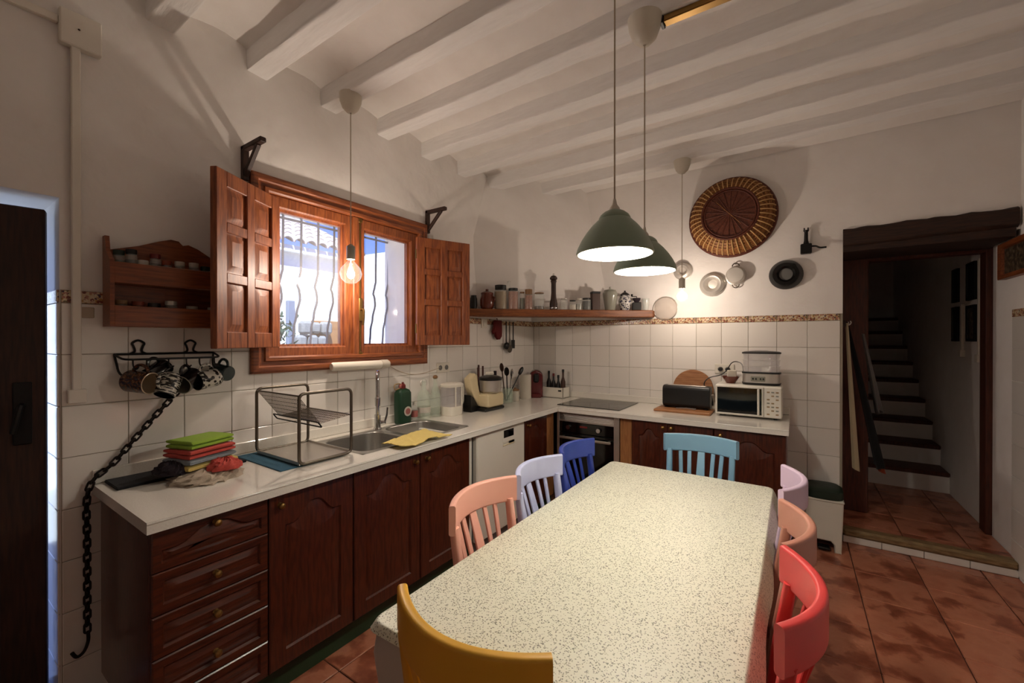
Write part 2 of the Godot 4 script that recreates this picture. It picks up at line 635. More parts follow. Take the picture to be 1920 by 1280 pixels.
	# ceramics and food
	for e in [["terracotta", Color(0.38, 0.15, 0.08)], ["ceramic_white", Color(0.78, 0.76, 0.70)], ["ceramic_grey", Color(0.55, 0.55, 0.50)], ["ceramic_black", Color(0.018, 0.018, 0.02)], ["ceramic_teal", Color(0.10, 0.17, 0.18)], ["mug_cream", Color(0.68, 0.60, 0.50)], ["red_gloss", Color(0.36, 0.02, 0.03)]]:
		m = mat(e[0], e[1], 0.22)
		coat(m, 0.3, 0.1)
	for e in [["lid_green", Color(0.06, 0.14, 0.09)], ["lid_red", Color(0.38, 0.06, 0.05)], ["lid_black", Color(0.02, 0.02, 0.02)], ["lid_cork", Color(0.50, 0.36, 0.22)], ["spice_orange", Color(0.50, 0.19, 0.08)], ["spice_brown", Color(0.24, 0.13, 0.07)], ["spice_pale", Color(0.58, 0.48, 0.33)], ["spice_green", Color(0.20, 0.22, 0.10)], ["spice_dark", Color(0.05, 0.04, 0.035)], ["soap_green", Color(0.02, 0.20, 0.10)], ["label_white", Color(0.76, 0.73, 0.68)], ["label_pink", Color(0.62, 0.36, 0.33)], ["paper", Color(0.80, 0.77, 0.71)], ["leaf", Color(0.10, 0.20, 0.07)]]:
		mat(e[0], e[1], 0.5)
	# wicker
	m = textured("wicker", noise_tex(0.02, [[0.0, Color(0.38, 0.21, 0.09)], [0.5, Color(0.56, 0.36, 0.17)], [1.0, Color(0.68, 0.48, 0.26)]], 71, 4), Vector3.ONE * 5, 0.6)
	mat("wicker_pale", Color(0.76, 0.60, 0.38), 0.6)
	m = textured("wicker_dark", noise_tex(0.02, [[0.0, Color(0.28, 0.12, 0.07)], [1.0, Color(0.46, 0.24, 0.14)]], 73, 4), Vector3.ONE * 5, 0.6)
	m = textured("wicker_rim", noise_tex(0.02, [[0.0, Color(0.24, 0.09, 0.035)], [1.0, Color(0.45, 0.20, 0.09)]], 75, 4), Vector3.ONE * 5, 0.6)
	# mug prints
	var zeb := noise_tex(0.03, [[0.0, Color(0.02, 0.02, 0.02)], [0.47, Color(0.02, 0.02, 0.02)], [0.5, Color(0.75, 0.73, 0.68)], [1.0, Color(0.75, 0.73, 0.68)]], 81, 1, FastNoiseLite.TYPE_SIMPLEX, 256, 30.0)
	textured("print_stripes", zeb, Vector3(4, 12, 4), 0.25)
	textured("print_spots", blob_image(256, 256, Color(0.76, 0.74, 0.69), [Color(0.02, 0.02, 0.02), Color(0.06, 0.05, 0.04)], 34, 9.0, 24.0, 6), Vector3.ONE * 10, 0.25)
	textured("print_brown", noise_tex(0.03, [[0.0, Color(0.08, 0.035, 0.02)], [0.5, Color(0.26, 0.13, 0.06)], [1.0, Color(0.55, 0.40, 0.25)]], 85, 3, FastNoiseLite.TYPE_SIMPLEX, 256), Vector3.ONE * 8, 0.25)
	textured("print_blue", blob_image(256, 256, Color(0.75, 0.74, 0.72), [Color(0.06, 0.07, 0.20), Color(0.12, 0.13, 0.28), Color(0.05, 0.05, 0.12)], 60, 6.0, 16.0, 8), Vector3.ONE * 8, 0.22)
	textured("print_rust", noise_tex(0.05, [[0.0, Color(0.40, 0.16, 0.09)], [0.5, Color(0.58, 0.30, 0.18)], [1.0, Color(0.74, 0.58, 0.42)]], 87, 2, FastNoiseLite.TYPE_CELLULAR, 256), Vector3.ONE * 7, 0.5)
	textured("sill_stone", noise_tex(0.02, [[0.0, Color(0.40, 0.31, 0.19)], [1.0, Color(0.62, 0.52, 0.36)]], 91, 4), Vector3(1.2, 5, 5), 0.6, true)
	textured("roof_clay", noise_tex(0.03, [[0.0, Color(0.52, 0.44, 0.41)], [1.0, Color(0.72, 0.64, 0.60)]], 93, 3), Vector3.ONE * 2, 0.9)
	textured("rubble", noise_tex(0.03, [[0.0, Color(0.35, 0.33, 0.32)], [1.0, Color(0.62, 0.60, 0.58)]], 95, 3), Vector3.ONE * 4, 0.95)
	textured("print_old", noise_tex(0.02, [[0.0, Color(0.10, 0.07, 0.05)], [0.5, Color(0.28, 0.22, 0.15)], [1.0, Color(0.45, 0.40, 0.33)]], 97, 3, FastNoiseLite.TYPE_SIMPLEX, 256), Vector3.ONE * 4, 0.6)
	mat("ground", Color(0.62, 0.60, 0.56), 0.95)

# ------------------------------------------------------------------ room shell
func build_shell() -> void:
	var T := 3.32
	var w := setting("wall_left")
	var mb := MB.new()
	mb.span(Vector3(-0.36, -0.1, -0.45), Vector3(0, T, 1.73))
	mb.span(Vector3(-0.36, -0.1, 1.73), Vector3(0, 1.39, 2.82))
	mb.span(Vector3(-0.36, 2.31, 1.73), Vector3(0, T, 2.82))
	mb.span(Vector3(-0.36, -0.1, 2.82), Vector3(0, T, 3.60))
	mb.span(Vector3(-0.36, 2.06, 3.60), Vector3(0, T, 4.50))
	mb.span(Vector3(-0.36, -0.1, 4.50), Vector3(0, T, 5.9))
	put("plaster", mb, M.plaster, w)
	w = setting("wall_back")
	mb = MB.new()
	mb.span(Vector3(0, -0.1, -0.45), Vector3(2.69, T, 0))
	mb.span(Vector3(2.69, 2.20, -0.45), Vector3(3.57, T, 0))
	put("plaster", mb, M.plaster, w)
	w = setting("wall_right")
	put("plaster", MB.new().span(Vector3(3.57, -0.1, -4.4), Vector3(3.9, 4.9, 5.9)), M.plaster, w)
	w = setting("wall_front")
	put("plaster", MB.new().span(Vector3(0, -0.1, 5.6), Vector3(3.57, T, 5.9)), M.plaster, w)
	# floor: clay tiles on a bed
	var f := setting("floor")
	put("bed", MB.new().span(Vector3(-0.36, -0.12, -0.02), Vector3(3.57, -0.006, 5.6)), M.floor_grout, f)
	var tile := MB.new().box(Vector3(0, -0.01, 0), Vector3(0.335, 0.02, 0.335), 0.003).mesh()
	var k := 0
	for i in range(-8, 3):
		for j in range(-2, 16):
			var x0 := maxf(0.0, 2.7225 + 0.34 * i)
			var x1 := minf(3.568, 2.7225 + 0.34 * (i + 1) - 0.005)
			var z0 := maxf(0.002, 0.4575 + 0.34 * j)
			var z1 := minf(5.6, 0.4575 + 0.34 * (j + 1) - 0.005)
			if x1 - x0 < 0.02 or z1 - z0 < 0.02:
				continue
			again("tile", tile, M["clay_%d" % ((i * 5 + j * 3 + 60) % 3)], f, Vector3((x0 + x1) / 2, rng.randf_range(-0.0008, 0.0008), (z0 + z1) / 2), Vector3.ZERO, Vector3((x1 - x0) / 0.335, 1, (z1 - z0) / 0.335))
			k += 1

# wall tiles, each one a piece of the wall
func tile_rect(w: Node3D, c: Vector3, size: Vector2, turn: float, mesh: ArrayMesh, m: Material, called := "tile") -> void:
	again(called, mesh, m, w, c, Vector3(0, turn, 0), Vector3(size.x / 0.1975, size.y / 0.1975, 1))

func build_tiles() -> void:
	var mesh := MB.new().box(Vector3(0, 0, 0.0035), Vector3(0.1975, 0.1975, 0.007), 0.0022).mesh()
	var strip := MB.new().box(Vector3(0, 0, 0.004), Vector3(0.1985, 0.049, 0.008), 0.002).mesh()
	var w: Node3D = get_node("wall_left")
	var rows := []
	for k in 8:
		rows.append([maxf(0.002, 1.647 - 0.2045 * (k + 1)) + 0.0025, 1.647 - 0.2045 * k])
	# grout behind the tiles
	put("grout", MB.new().span(Vector3(0, 0.0, 2.9), Vector3(0.0028, 1.70, 3.598)).span(Vector3(0, 0.0, 0), Vector3(0.0028, 1.32, 2.9)).span(Vector3(0, 1.32, 0), Vector3(0.0028, 1.70, 1.65)), M.grout, w)
	for n in range(-1, 18):
		var z1 := minf(3.596, 3.396 - 0.2 * n)
		var z0 := maxf(0.008, 3.396 - 0.2 * (n + 1) + 0.0025)
		if z1 - z0 < 0.02:
			continue
		for k in rows.size():
			if k > 3 and z1 < 3.3:
				continue
			var y0: float = rows[k][0]
			var y1: float = rows[k][1]
			var pieces := [[z0, z1, y0, y1]]
			if y1 > 1.34 and z1 > 1.66 and z0 < 2.89:
				pieces = []
				if z0 < 1.66:
					pieces.append([z0, 1.66, y0, y1])
				if z1 > 2.89:
					pieces.append([2.89, z1, y0, y1])
				if y0 < 1.32:
					pieces.append([maxf(z0, 1.66), minf(z1, 2.89), y0, 1.34])
			for p in pieces:
				tile_rect(w, Vector3(0.0, (p[2] + p[3]) / 2, (p[0] + p[1]) / 2), Vector2(p[1] - p[0], p[3] - p[2]), PI / 2, mesh, M["tile_%d" % ((n + 3 * k + 9) % 3)])
		if z0 > 2.88 or z1 < 1.66:
			again("border_tile", strip, M.border_print, w, Vector3(0, 1.6745, (z0 + z1) / 2), Vector3(0, PI / 2, 0), Vector3((z1 - z0) / 0.1985, 1, 1))
	w = get_node("wall_back")
	put("grout", MB.new().span(Vector3(0, 0.0, 0), Vector3(2.69, 1.70, 0.0028)), M.grout, w)
	for n in range(-4, 11):
		var x0 := maxf(0.008, 0.674 + 0.2 * n + 0.0025)
		var x1 := minf(2.69, 0.674 + 0.2 * (n + 1))
		if x1 - x0 < 0.02:
			continue
		for k in rows.size():
			if k > 3 and x0 < 2.25:
				continue
			tile_rect(w, Vector3((x0 + x1) / 2, (rows[k][0] + rows[k][1]) / 2, 0), Vector2(x1 - x0, rows[k][1] - rows[k][0]), 0, mesh, M["tile_%d" % ((n * 2 + k + 30) % 3)])
		again("border_tile", strip, M.border_print, w, Vector3((x0 + x1) / 2, 1.6745, 0), Vector3.ZERO, Vector3((x1 - x0) / 0.1985, 1, 1))
	# the few tiles that begin on the right-hand wall
	w = get_node("wall_right")
	for n in 5:
		var z := 0.0 + 0.2 * n
		again("border_tile", strip, M.border_print, w, Vector3(3.57, 1.6745, z), Vector3(0, -PI / 2, 0))
		for k in 8:
			tile_rect(w, Vector3(3.57, (rows[k][0] + rows[k][1]) / 2, z), Vector2(0.1975, rows[k][1] - rows[k][0]), -PI / 2, mesh, M["tile_%d" % ((n + k) % 3)])

func build_ceiling() -> void:
	var c := setting("ceiling")
	put("slab", MB.new().span(Vector3(-0.36, 3.18, -0.45), Vector3(3.57, 3.32, 5.6)), M.ceiling_paint, c)
	var noise := FastNoiseLite.new()
	noise.seed = 5
	noise.frequency = 1.3
	var near := []
	for k in 13:
		near.append(0.43 + 0.415 * k)
	# shallow vaults between the beams
	var edges := [0.0]
	for z in near:
		edges.append(z - 0.055)
	edges.append(5.6)
	for e in edges.size() - 1:
		var rows := []
		for i in 13:
			var r := PackedVector3Array()
			var x := 3.6 * i / 12.0 - 0.02
			for j in 9:
				var t := j / 8.0
				var z := lerpf(edges[e], edges[e + 1], t)
				r.append(Vector3(x, 3.0 + 0.075 * sqrt(maxf(0.0, 1.0 - pow(2 * t - 1, 2) * 0.96)) + 0.012 * noise.get_noise_2d(x * 1.5, z * 2.0), z))
			rows.append(r)
		put("vault", MB.new().sheet(rows, 0.02), M.ceiling_paint, c, Vector3.ZERO, 70.0)
	# rough painted beams
	for b in near.size():
		var z: float = near[b]
		var frames := []
		var sec := rr(0.112, 0.15, 0.012, 2)
		var loops := []
		for i in 46:
			var x := -0.03 + 3.63 * i / 45.0
			var L := PackedVector3Array()
			for q in sec:
				var wob := 0.009 * noise.get_noise_3d(x * 2.2, q.x * 14.0 + b * 9.0, q.y * 14.0)
				var sag := 0.010 * noise.get_noise_2d(x * 0.7, b * 4.0) + 0.008 * x
				L.append(Vector3(x, 2.995 + sag + q.y + wob, z - 0.056 - q.x - wob * 0.7))
			loops.append(L)
		put("beam", MB.new().loft(loops, true, true), M.beam_paint, c, Vector3.ZERO, 50.0)

# ------------------------------------------------------------------ window with shutters (local x to the right along the wall, z into the room)
func ring(x0: float, x1: float, y0: float, y1: float, steps: Array) -> MB:
	var loops := []
	for s in steps:
		var L := PackedVector3Array()
		for p in [[x0 + s[0], y0 + s[0]], [x1 - s[0], y0 + s[0]], [x1 - s[0], y1 - s[0]], [x0 + s[0], y1 - s[0]]]:
			L.append(Vector3(p[0], p[1], s[1]))
		loops.append(L)
	return MB.new().loft(loops)

func build_window() -> void:
	var o := setting("window_1", "wooden casement window with open panelled shutters over the sink")
	o.position = Vector3(0, 0, 2.275)
	o.rotation.y = PI / 2
	put("frame", ring(-0.637, 0.637, 1.321, 2.395, [[0.0, 0.0], [0.0, 0.026], [0.012, 0.034], [0.034, 0.034], [0.040, 0.026], [0.062, 0.026], [0.068, 0.036], [0.084, 0.036], [0.092, 0.028], [0.092, -0.10]]), M.window_wood_flat, o)
	for s in [[-0.545, -0.010], [0.010, 0.545]]:
		var leaf := put("casement", ring(s[0], s[1], 1.40, 2.303, [[0.0, -0.045], [0.0, 0.008], [0.006, 0.014], [0.058, 0.014], [0.066, 0.006], [0.066, -0.012], [0.078, -0.016], [0.078, -0.045], [0.0, -0.045]]), M.window_wood, o)
		put("pane", MB.new().span(Vector3(s[0] + 0.07, 1.47, -0.026), Vector3(s[1] - 0.07, 2.233, -0.020)), M.pane, leaf)
	put("meeting_stile", MB.new().span(Vector3(-0.024, 1.40, 0.012), Vector3(0.024, 2.303, 0.030), 0.006), M.window_wood, o)
	# espagnolette rod and handle
	var bolt := put("bolt", MB.new().tube([Vector3(0.03, 1.395, 0.022), Vector3(0.03, 2.30, 0.022)], 0.006, 8).box(Vector3(0.03, 2.285, 0.022), Vector3(0.03, 0.03, 0.02), 0.003).box(Vector3(0.03, 1.41, 0.022), Vector3(0.03, 0.03, 0.02), 0.003), M.brass, o)
	put("handle", MB.new().box(Vector3(0.03, 1.70, 0.03), Vector3(0.028, 0.15, 0.012), 0.004).tube(spline([Vector3(0.03, 1.70, 0.03), Vector3(0.030, 1.70, 0.058), Vector3(0.028, 1.665, 0.064), Vector3(0.026, 1.60, 0.060)], 4), 0.008, 8), M.brass, bolt)
	# shutters: two columns of three fielded panels on both faces
	var mb := MB.new()
	var pan := MB.new()
	var W := 0.435
	var y0 := 1.463
	var y1 := 2.262
	for x in [[0.0, 0.062], [W / 2 - 0.027, W / 2 + 0.027], [W - 0.062, W]]:
		mb.span(Vector3(x[0], y0, -0.016), Vector3(x[1], y1, 0.016), 0.003)
	var rails := [[y0, y0 + 0.075], [y0 + 0.298, y0 + 0.343], [y0 + 0.525, y0 + 0.570], [y1 - 0.07, y1]]
	for r in rails:
		for x in [[0.061, W / 2 - 0.026], [W / 2 + 0.026, W - 0.061]]:
			mb.span(Vector3(x[0], r[0], -0.0158), Vector3(x[1], r[1], 0.0158), 0.003)
	var body := mb.mesh()
	for side in 2:
		var sh := again("shutter", body, M.window_wood, o)
		if side == 0:
			sh.position = Vector3(-0.53, 0, 0.075)
			sh.rotation.y = deg_to_rad(180.0 + 29.5)
		else:
			sh.position = Vector3(0.475, 0, 0.075)
			sh.rotation.y = deg_to_rad(-23.0)
		for i in 2:
			for j in 3:
				var a := 0.061 if i == 0 else W / 2 + 0.026
				var b := W / 2 - 0.026 if i == 0 else W - 0.061
				var p := MB.new()
				for face in [1.0, -1.0]:
					var xf := Transform3D.IDENTITY if face > 0 else Transform3D(Basis(Vector3.UP, PI), Vector3(a + b, 0, 0))
					var lo: float = rails[j][1]
					var hi: float = rails[j + 1][0]
					var loops := []
					for s in [[0.0, 0.0], [0.0, 0.003], [0.010, 0.003], [0.034, 0.013], [0.036, 0.013]]:
						var L := PackedVector3Array()
						for q in panel_loop(a + s[0], b - s[0], lo + s[0], hi - s[0], s[1], 0.0, 2):
							L.append(xf * q)
						loops.append(L)
					p.loft(loops, false, true)
				put("panel", p, M.window_wood, sh)
		put("hinge", MB.new().tube([Vector3(0.0, y0 + 0.09, 0.0), Vector3(0.0, y0 + 0.16, 0.0)], 0.008, 8).tube([Vector3(0.0, y1 - 0.16, 0.0), Vector3(0.0, y1 - 0.09, 0.0)], 0.008, 8), M.brass, sh)
	# wrought bars outside
	var g := thing("window_grille", "wavy wrought iron bars outside the kitchen window", "grille", Vector3(-0.33, 1.40, 2.275), PI / 2)
	var pts := []
	for i in 40:
		var y := 0.02 + 0.9 * i / 39.0
		var t := y / 0.9
		var kx := [[0.0, -0.062], [0.19, -0.050], [0.30, -0.030], [0.42, -0.006], [0.47, -0.010], [0.515, -0.024], [0.56, -0.012], [0.62, 0.0], [1.01, 0.004]]
		var wave := 0.0
		for q in kx.size() - 1:
			if t >= kx[q][0] and t <= kx[q + 1][0]:
				wave = lerpf(kx[q][1], kx[q + 1][1], smoothstep(0.0, 1.0, (t - kx[q][0]) / (kx[q + 1][0] - kx[q][0])))
		pts.append(Vector3(wave, y, 0))
	var bar := MB.new().tube(pts, 0.0075, 8).mesh()
	for k in 9:
		again("bar", bar, M.bar_iron, g, Vector3(-0.50 + 0.12 * k + 0.09, 0, 0))
	put("rail", MB.new().tube([Vector3(-0.545, 0.02, 0), Vector3(0.545, 0.02, 0)], 0.008, 8), M.bar_iron, g)
	put("rail", MB.new().tube([Vector3(-0.545, 0.885, 0), Vector3(0.545, 0.885, 0)], 0.008, 8), M.bar_iron, g)

# ------------------------------------------------------------------ outer door, ajar, at the left
func build_doors() -> void:
	var o := setting("door_1", "dark old plank door standing ajar with daylight behind")
	o.position = Vector3(-0.28, 0, 4.46)
	o.rotation.y = deg_to_rad(90.0 - 13.5)
	var mb := MB.new()
	for x in [[0.0, 0.12], [0.37, 0.49], [0.74, 0.86]]:
		mb.span(Vector3(x[0], 0.02, -0.025), Vector3(x[1], 2.015, 0.025), 0.004)
	for y in [[0.02, 0.22], [0.62, 0.72], [1.08, 1.18], [1.50, 1.60], [1.90, 2.015]]:
		mb.span(Vector3(0.11, y[0], -0.0245), Vector3(0.75, y[1], 0.0245), 0.004)
	put("leaf", mb, M.old_wood, o)
	for x in [[0.11, 0.38], [0.48, 0.75]]:
		for y in [[0.2, 0.64], [0.7, 1.10], [1.16, 1.52], [1.58, 1.92]]:
			put("panel", MB.new().span(Vector3(x[0], y[0], -0.008), Vector3(x[1], y[1], 0.008)), M.old_wood, o)
	put("handle", MB.new().box(Vector3(0.80, 1.22, 0.030), Vector3(0.05, 0.24, 0.008), 0.003).tube(spline([Vector3(0.80, 1.25, 0.03), Vector3(0.80, 1.25, 0.065), Vector3(0.79, 1.20, 0.07), Vector3(0.78, 1.15, 0.068)], 4), 0.009, 8), M.black_iron, o)
	# doorway reveal tiles, on the side that faces the camera
	var t := setting("trim_1")
	var mesh := MB.new().box(Vector3(0, 0, 0.0035), Vector3(0.1975, 0.1975, 0.007), 0.0022).mesh()
	for k in 8:
		var y0 := maxf(0.002, 1.647 - 0.2045 * (k + 1)) + 0.0025
		var y1 := 1.647 - 0.2045 * k
		for x in [[-0.355, -0.205], [-0.2025, -0.004]]:
			again("tile", mesh, M["tile_%d" % (k % 3)], t, Vector3((x[0] + x[1]) / 2, (y0 + y1) / 2, 3.60), Vector3.ZERO, Vector3((x[1] - x[0]) / 0.1975, (y1 - y0) / 0.1975, 1))
	var strip := MB.new().box(Vector3(0, 0, 0.004), Vector3(0.1985, 0.049, 0.008), 0.002).mesh()
	again("border_tile", strip, M.border_print, t, Vector3(-0.103, 1.6745, 3.60))
	again("border_tile", strip, M.border_print, t, Vector3(-0.28, 1.6745, 3.60), Vector3.ZERO, Vector3(0.75, 1, 1))

# ------------------------------------------------------------------ stairs behind the opening in the back wall
func build_stairwell() -> void:
	var w := setting("wall_stair_left")
	put("plaster", MB.new().span(Vector3(2.45, -0.1, -4.4), Vector3(2.70, 4.9, -0.45)), M.plaster, w)
	w = setting("wall_stair_end")
	put("plaster", MB.new().span(Vector3(2.70, -0.1, -4.4), Vector3(3.57, 4.9, -4.1)).span(Vector3(2.70, 3.32, -0.45), Vector3(3.57, 4.9, -0.2)), M.plaster, w)
	w = setting("ceiling_stair")
	put("plaster", MB.new().span(Vector3(2.45, 4.9, -4.4), Vector3(3.9, 5.0, -0.2)), M.plaster, w)
	# landing with a stone sill on a row of white tiles
	var f := setting("floor_landing")
	put("bed", MB.new().span(Vector3(2.70, -0.1, -1.5), Vector3(3.57, 0.085, -0.005)), M.floor_grout, f)
	var tm := MB.new().box(Vector3(0, 0, 0), Vector3(0.335, 0.02, 0.335), 0.003).mesh()
	for i in 3:
		for j in 5:
			var x0 := 2.70 + 0.34 * i
			var x1 := minf(3.568, x0 + 0.335)
			var z0 := -1.5 + 0.34 * j
			var z1 := minf(-0.05, z0 + 0.335)
			again("tile", tm, M["clay_%d" % ((i + 2 * j) % 3)], f, Vector3((x0 + x1) / 2, 0.09, (z0 + z1) / 2), Vector3.ZERO, Vector3((x1 - x0) / 0.335, 1, (z1 - z0) / 0.335))
	put("sill", MB.new().span(Vector3(2.695, 0.050, -0.07), Vector3(3.568, 0.104, 0.022), 0.014), M.sill_stone, f)
	for i in 4:
		var x0 := 2.695 + 0.2 * i + (0.0 if i == 0 else 0.0)
		var x1 := minf(3.565, 2.695 + 0.22 * (i + 1) - 0.003)
		put("riser_tile", MB.new().span(Vector3(2.695 + 0.22 * i, 0.002, -0.004), Vector3(x1, 0.049, 0.008), 0.002), M.tile_1, f)
	# steps
	var s := thing("staircase", "steep tiled staircase with white risers climbing into the dark behind the opening", "stairs", Vector3(3.135, 0.10, -1.42))
	for i in 9:
		var y := 0.19 * i
		var z := -0.29 * i
		var st := put("step", MB.new().span(Vector3(-0.433, 0.0 if i == 0 else y - 0.05, z - 0.29), Vector3(0.433, y + 0.15, z)), M.plaster, s)
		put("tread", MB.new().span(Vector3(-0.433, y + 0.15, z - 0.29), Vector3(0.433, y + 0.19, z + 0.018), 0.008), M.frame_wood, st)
	# door frame set back in the opening, and the rough lintel
	var d := setting("door_2", "reddish wooden door frame set back under a rough lintel")
	put("post", MB.new().span(Vector3(2.70, 0.10, -0.56), Vector3(2.888, 2.29, -0.44), 0.006), M.frame_wood, d)
	put("post", MB.new().span(Vector3(3.535, 0.10, -0.56), Vector3(3.575, 2.2, -0.44), 0.004), M.frame_wood, d)
	put("header", MB.new().span(Vector3(2.70, 2.135, -0.55), Vector3(3.575, 2.29, -0.45), 0.006), M.frame_wood, d)
	var lint := thing("lintel_log", "rough dark hewn timber lintel over the stair opening", "lintel", Vector3(3.12, 2.19, -0.1))
	var noise := FastNoiseLite.new()
	noise.seed = 9
	noise.frequency = 2.4
	var loops := []
	var sec := rr(0.30, 0.13, 0.03, 3)
	for i in 26:
		var x := -0.43 + 0.868 * i / 25.0
		var L := PackedVector3Array()
		for q in sec:
			var n := noise.get_noise_3d(x * 1.6, q.x * 8, q.y * 8)
			L.append(Vector3(x, 0.075 + q.y + 0.018 * n + 0.012 * (x / 0.43), -q.x * (1.0 + 0.1 * n) - 0.02))
		loops.append(L)
	put("soffit_board", MB.new().span(Vector3(-0.43, -0.035, -0.34), Vector3(0.43, 0.028, 0.108), 0.004), M.old_wood_flat, lint)
	put("log", MB.new().loft(loops, true, true), M.old_wood_flat, lint, Vector3.ZERO, 50.0)

# ------------------------------------------------------------------ outside the window
func build_outside() -> void:
	var gnd := setting("ground")
	put("paving", MB.new().span(Vector3(-30, -0.3, -25), Vector3(-0.36, -0.12, 30)), M.ground, gnd)
	var roof := setting("roof")
	put("slab", MB.new().span(Vector3(-0.6, 3.33, -0.6), Vector3(4.2, 3.45, 6.2)), M.outer_render, roof)
	var h := thing("neighbour_house", "sunlit white neighbouring house with a tiled roof seen through the window", "house", Vector3(-4.3, -0.12, -1.0))
	put("wall", MB.new().span(Vector3(-0.4, 0, -7.0), Vector3(0, 3.05, 6.0)), M.outer_render, h)
	put("gable", MB.new().prism(PackedVector2Array([Vector2(-7.0, 3.05), Vector2(0.6, 3.05), Vector2(-1.8, 3.72), Vector2(-7.0, 3.72)]), -0.4, 0.0, Transform3D(Basis(Vector3.UP, -PI / 2), Vector3(-0.4, 0, 0))), M.outer_render, h)
	# roof: rows of barrel tiles rising away from the eave
	var tile := MB.new()
	for j in 7:
		tile.t.append_array(PackedVector3Array())
	var half := []
	for s in 2:
		var L := PackedVector3Array()
		for j in 7:
			var a := PI * j / 6.0
			L.append(Vector3(-0.42 * s, sin(a) * (0.075 - 0.012 * s), cos(a) * (0.085 - 0.012 * s)))
		half.append(L)
	var rows := [half[0], half[1]]
	var rt := MB.new().sheet(rows, 0.014).mesh()
	for r in 9:
		for c in 28:
			again("roof_tile", rt, M.roof_clay, h, Vector3(0.18 - 0.36 * r, 3.16 + 0.16 * r, 0.2 + 0.19 * c), Vector3(0, 0, -0.42))
	put("eave", MB.new().span(Vector3(-1.6, 3.02, 0.1), Vector3(0.12, 3.12, 5.6), 0.0, Transform3D.IDENTITY), M.outer_render, h)
	put("door", MB.new().span(Vector3(-0.02, 0.0, 0.50), Vector3(0.04, 1.95, 1.05), 0.01), M.post_wood, h)
	put("door_post", MB.new().span(Vector3(-0.02, 0.0, 1.36), Vector3(0.08, 2.25, 1.47), 0.01), M.bar_iron, h)
	# low rubble wall, each stone a piece
	var rw := thing("rubble_wall", "low grey rubble stone wall beside the neighbour's door", "stone wall", Vector3(-4.15, -0.12, 0.10))
	var g := RandomNumberGenerator.new()
	g.seed = 3
	for i in 9:
		for j in 3:
			var s := Vector3(0.16, 0.2, 0.17) * g.randf_range(0.85, 1.1)
			put("stone", MB.new().box(Vector3.ZERO, s, 0.04), M.rubble, rw, Vector3(g.randf_range(-0.02, 0.02), 0.1 + 0.215 * i, -0.22 + 0.18 * j + (0.07 if i % 2 else 0.0)))
	# bush
	var b := thing("garden_bush", "leafy green bush growing against the neighbour's white wall", "bush", Vector3(-3.75, -0.12, 1.05))
	put("stem", MB.new().tube([Vector3.ZERO, Vector3(0.02, 0.8, 0), Vector3(0, 1.6, 0.02)], 0.03, 6), M.spice_brown, b)
	var lf := MB.new()
	for i in 420:
		var p := Vector3(g.randfn(0, 0.13), 1.75 + g.randfn(0, 0.12), g.randfn(0, 0.15))
		var bs := Basis.from_euler(Vector3(g.randf() * TAU, g.randf() * TAU, g.randf() * TAU))
		var a := p + bs * Vector3(-0.02, 0, 0)
		var c := p + bs * Vector3(0.02, 0, 0)
		lf.tri(a, p + bs * Vector3(0, 0.02, 0.07), c)
		lf.tri(a, c, p + bs * Vector3(0, -0.005, -0.05))
	var lv := put("foliage", lf, M.leaf, b, Vector3.ZERO, 0.0)
	lv.set_meta("kind", "stuff")

# ------------------------------------------------------------------ plaster chimney hood over the corner, with a wooden mantel round its foot
func hood_front(y: float) -> Array:
	var lv := [[1.80, 0.99, 0.86], [2.10, 1.03, 0.82], [2.43, 1.06, 0.76], [2.70, 0.97, 0.69], [3.17, 0.80, 0.61]]
	for i in 4:
		if y <= lv[i + 1][0]:
			var t: float = (y - lv[i][0]) / (lv[i + 1][0] - lv[i][0])
			return [lerpf(lv[i][1], lv[i + 1][1], t), lerpf(lv[i][2], lv[i + 1][2], t)]
	return [0.80, 0.61]

func build_hood() -> void:
	var o := thing("chimney_hood", "white plaster chimney hood filling the corner above the hob", "chimney hood", Vector3(0, 1.71, 0))
	var noise := FastNoiseLite.new()
	noise.seed = 15
	noise.frequency = 0.9
	var rows := []
	for i in 18:
		var y := 1.80 + 1.35 * i / 17.0
		var e := hood_front(y)
		var a := Vector3(-0.01, y, e[0])
		var b := Vector3(e[1], y, -0.01)
		var nrm := Vector3(e[0], 0, e[1]).normalized()
		var L := PackedVector3Array()
		for j in 15:
			var t := j / 14.0
			L.append(a.lerp(b, t) + nrm * (0.03 * sin(PI * t) + 0.012 * noise.get_noise_2d(t * 3.0, y * 2.0)) - Vector3(0, 1.71, 0))
		rows.append(L)
	put("breast", MB.new().sheet(rows, 0.05), M.plaster, o, Vector3.ZERO, 70.0)
	put("soffit", MB.new().prism(PackedVector2Array([Vector2(0.004, -0.004), Vector2(0.004, -0.97), Vector2(0.45, -0.50), Vector2(0.84, -0.06), Vector2(0.85, -0.004)]), 0.085, 0.10, Transform3D(Basis(Vector3.RIGHT, -PI / 2), Vector3.ZERO)), M.plaster, o)
	# mantel: boards along the front of the foot and back to the wall at the right
	var top := PackedVector2Array([Vector2(0.008, -1.20), Vector2(1.14, -0.19), Vector2(1.315, -0.075), Vector2(1.315, -0.009), Vector2(0.95, -0.009), Vector2(0.82, -0.24), Vector2(0.008, -0.97)])
	o = thing("mantel_shelf", "brown wooden mantel shelf running round the foot of the chimney hood", "shelf", Vector3(0, 1.71, 0))
	put("board", MB.new().prism(top, 0.0, 0.065, Transform3D(Basis(Vector3.RIGHT, -PI / 2), Vector3.ZERO), 0.006), M.mantel_wood, o)

# ------------------------------------------------------------------ kitchen units (local x along the front, z out of the wall)
func carcass(o: Node3D, w: float, top := 0.870, depth := 0.585) -> void:
	put("body", MB.new().span(Vector3(-w / 2 + 0.001, 0.13, 0.012), Vector3(w / 2 - 0.001, top, depth), 0.002), M.mahogany, o)

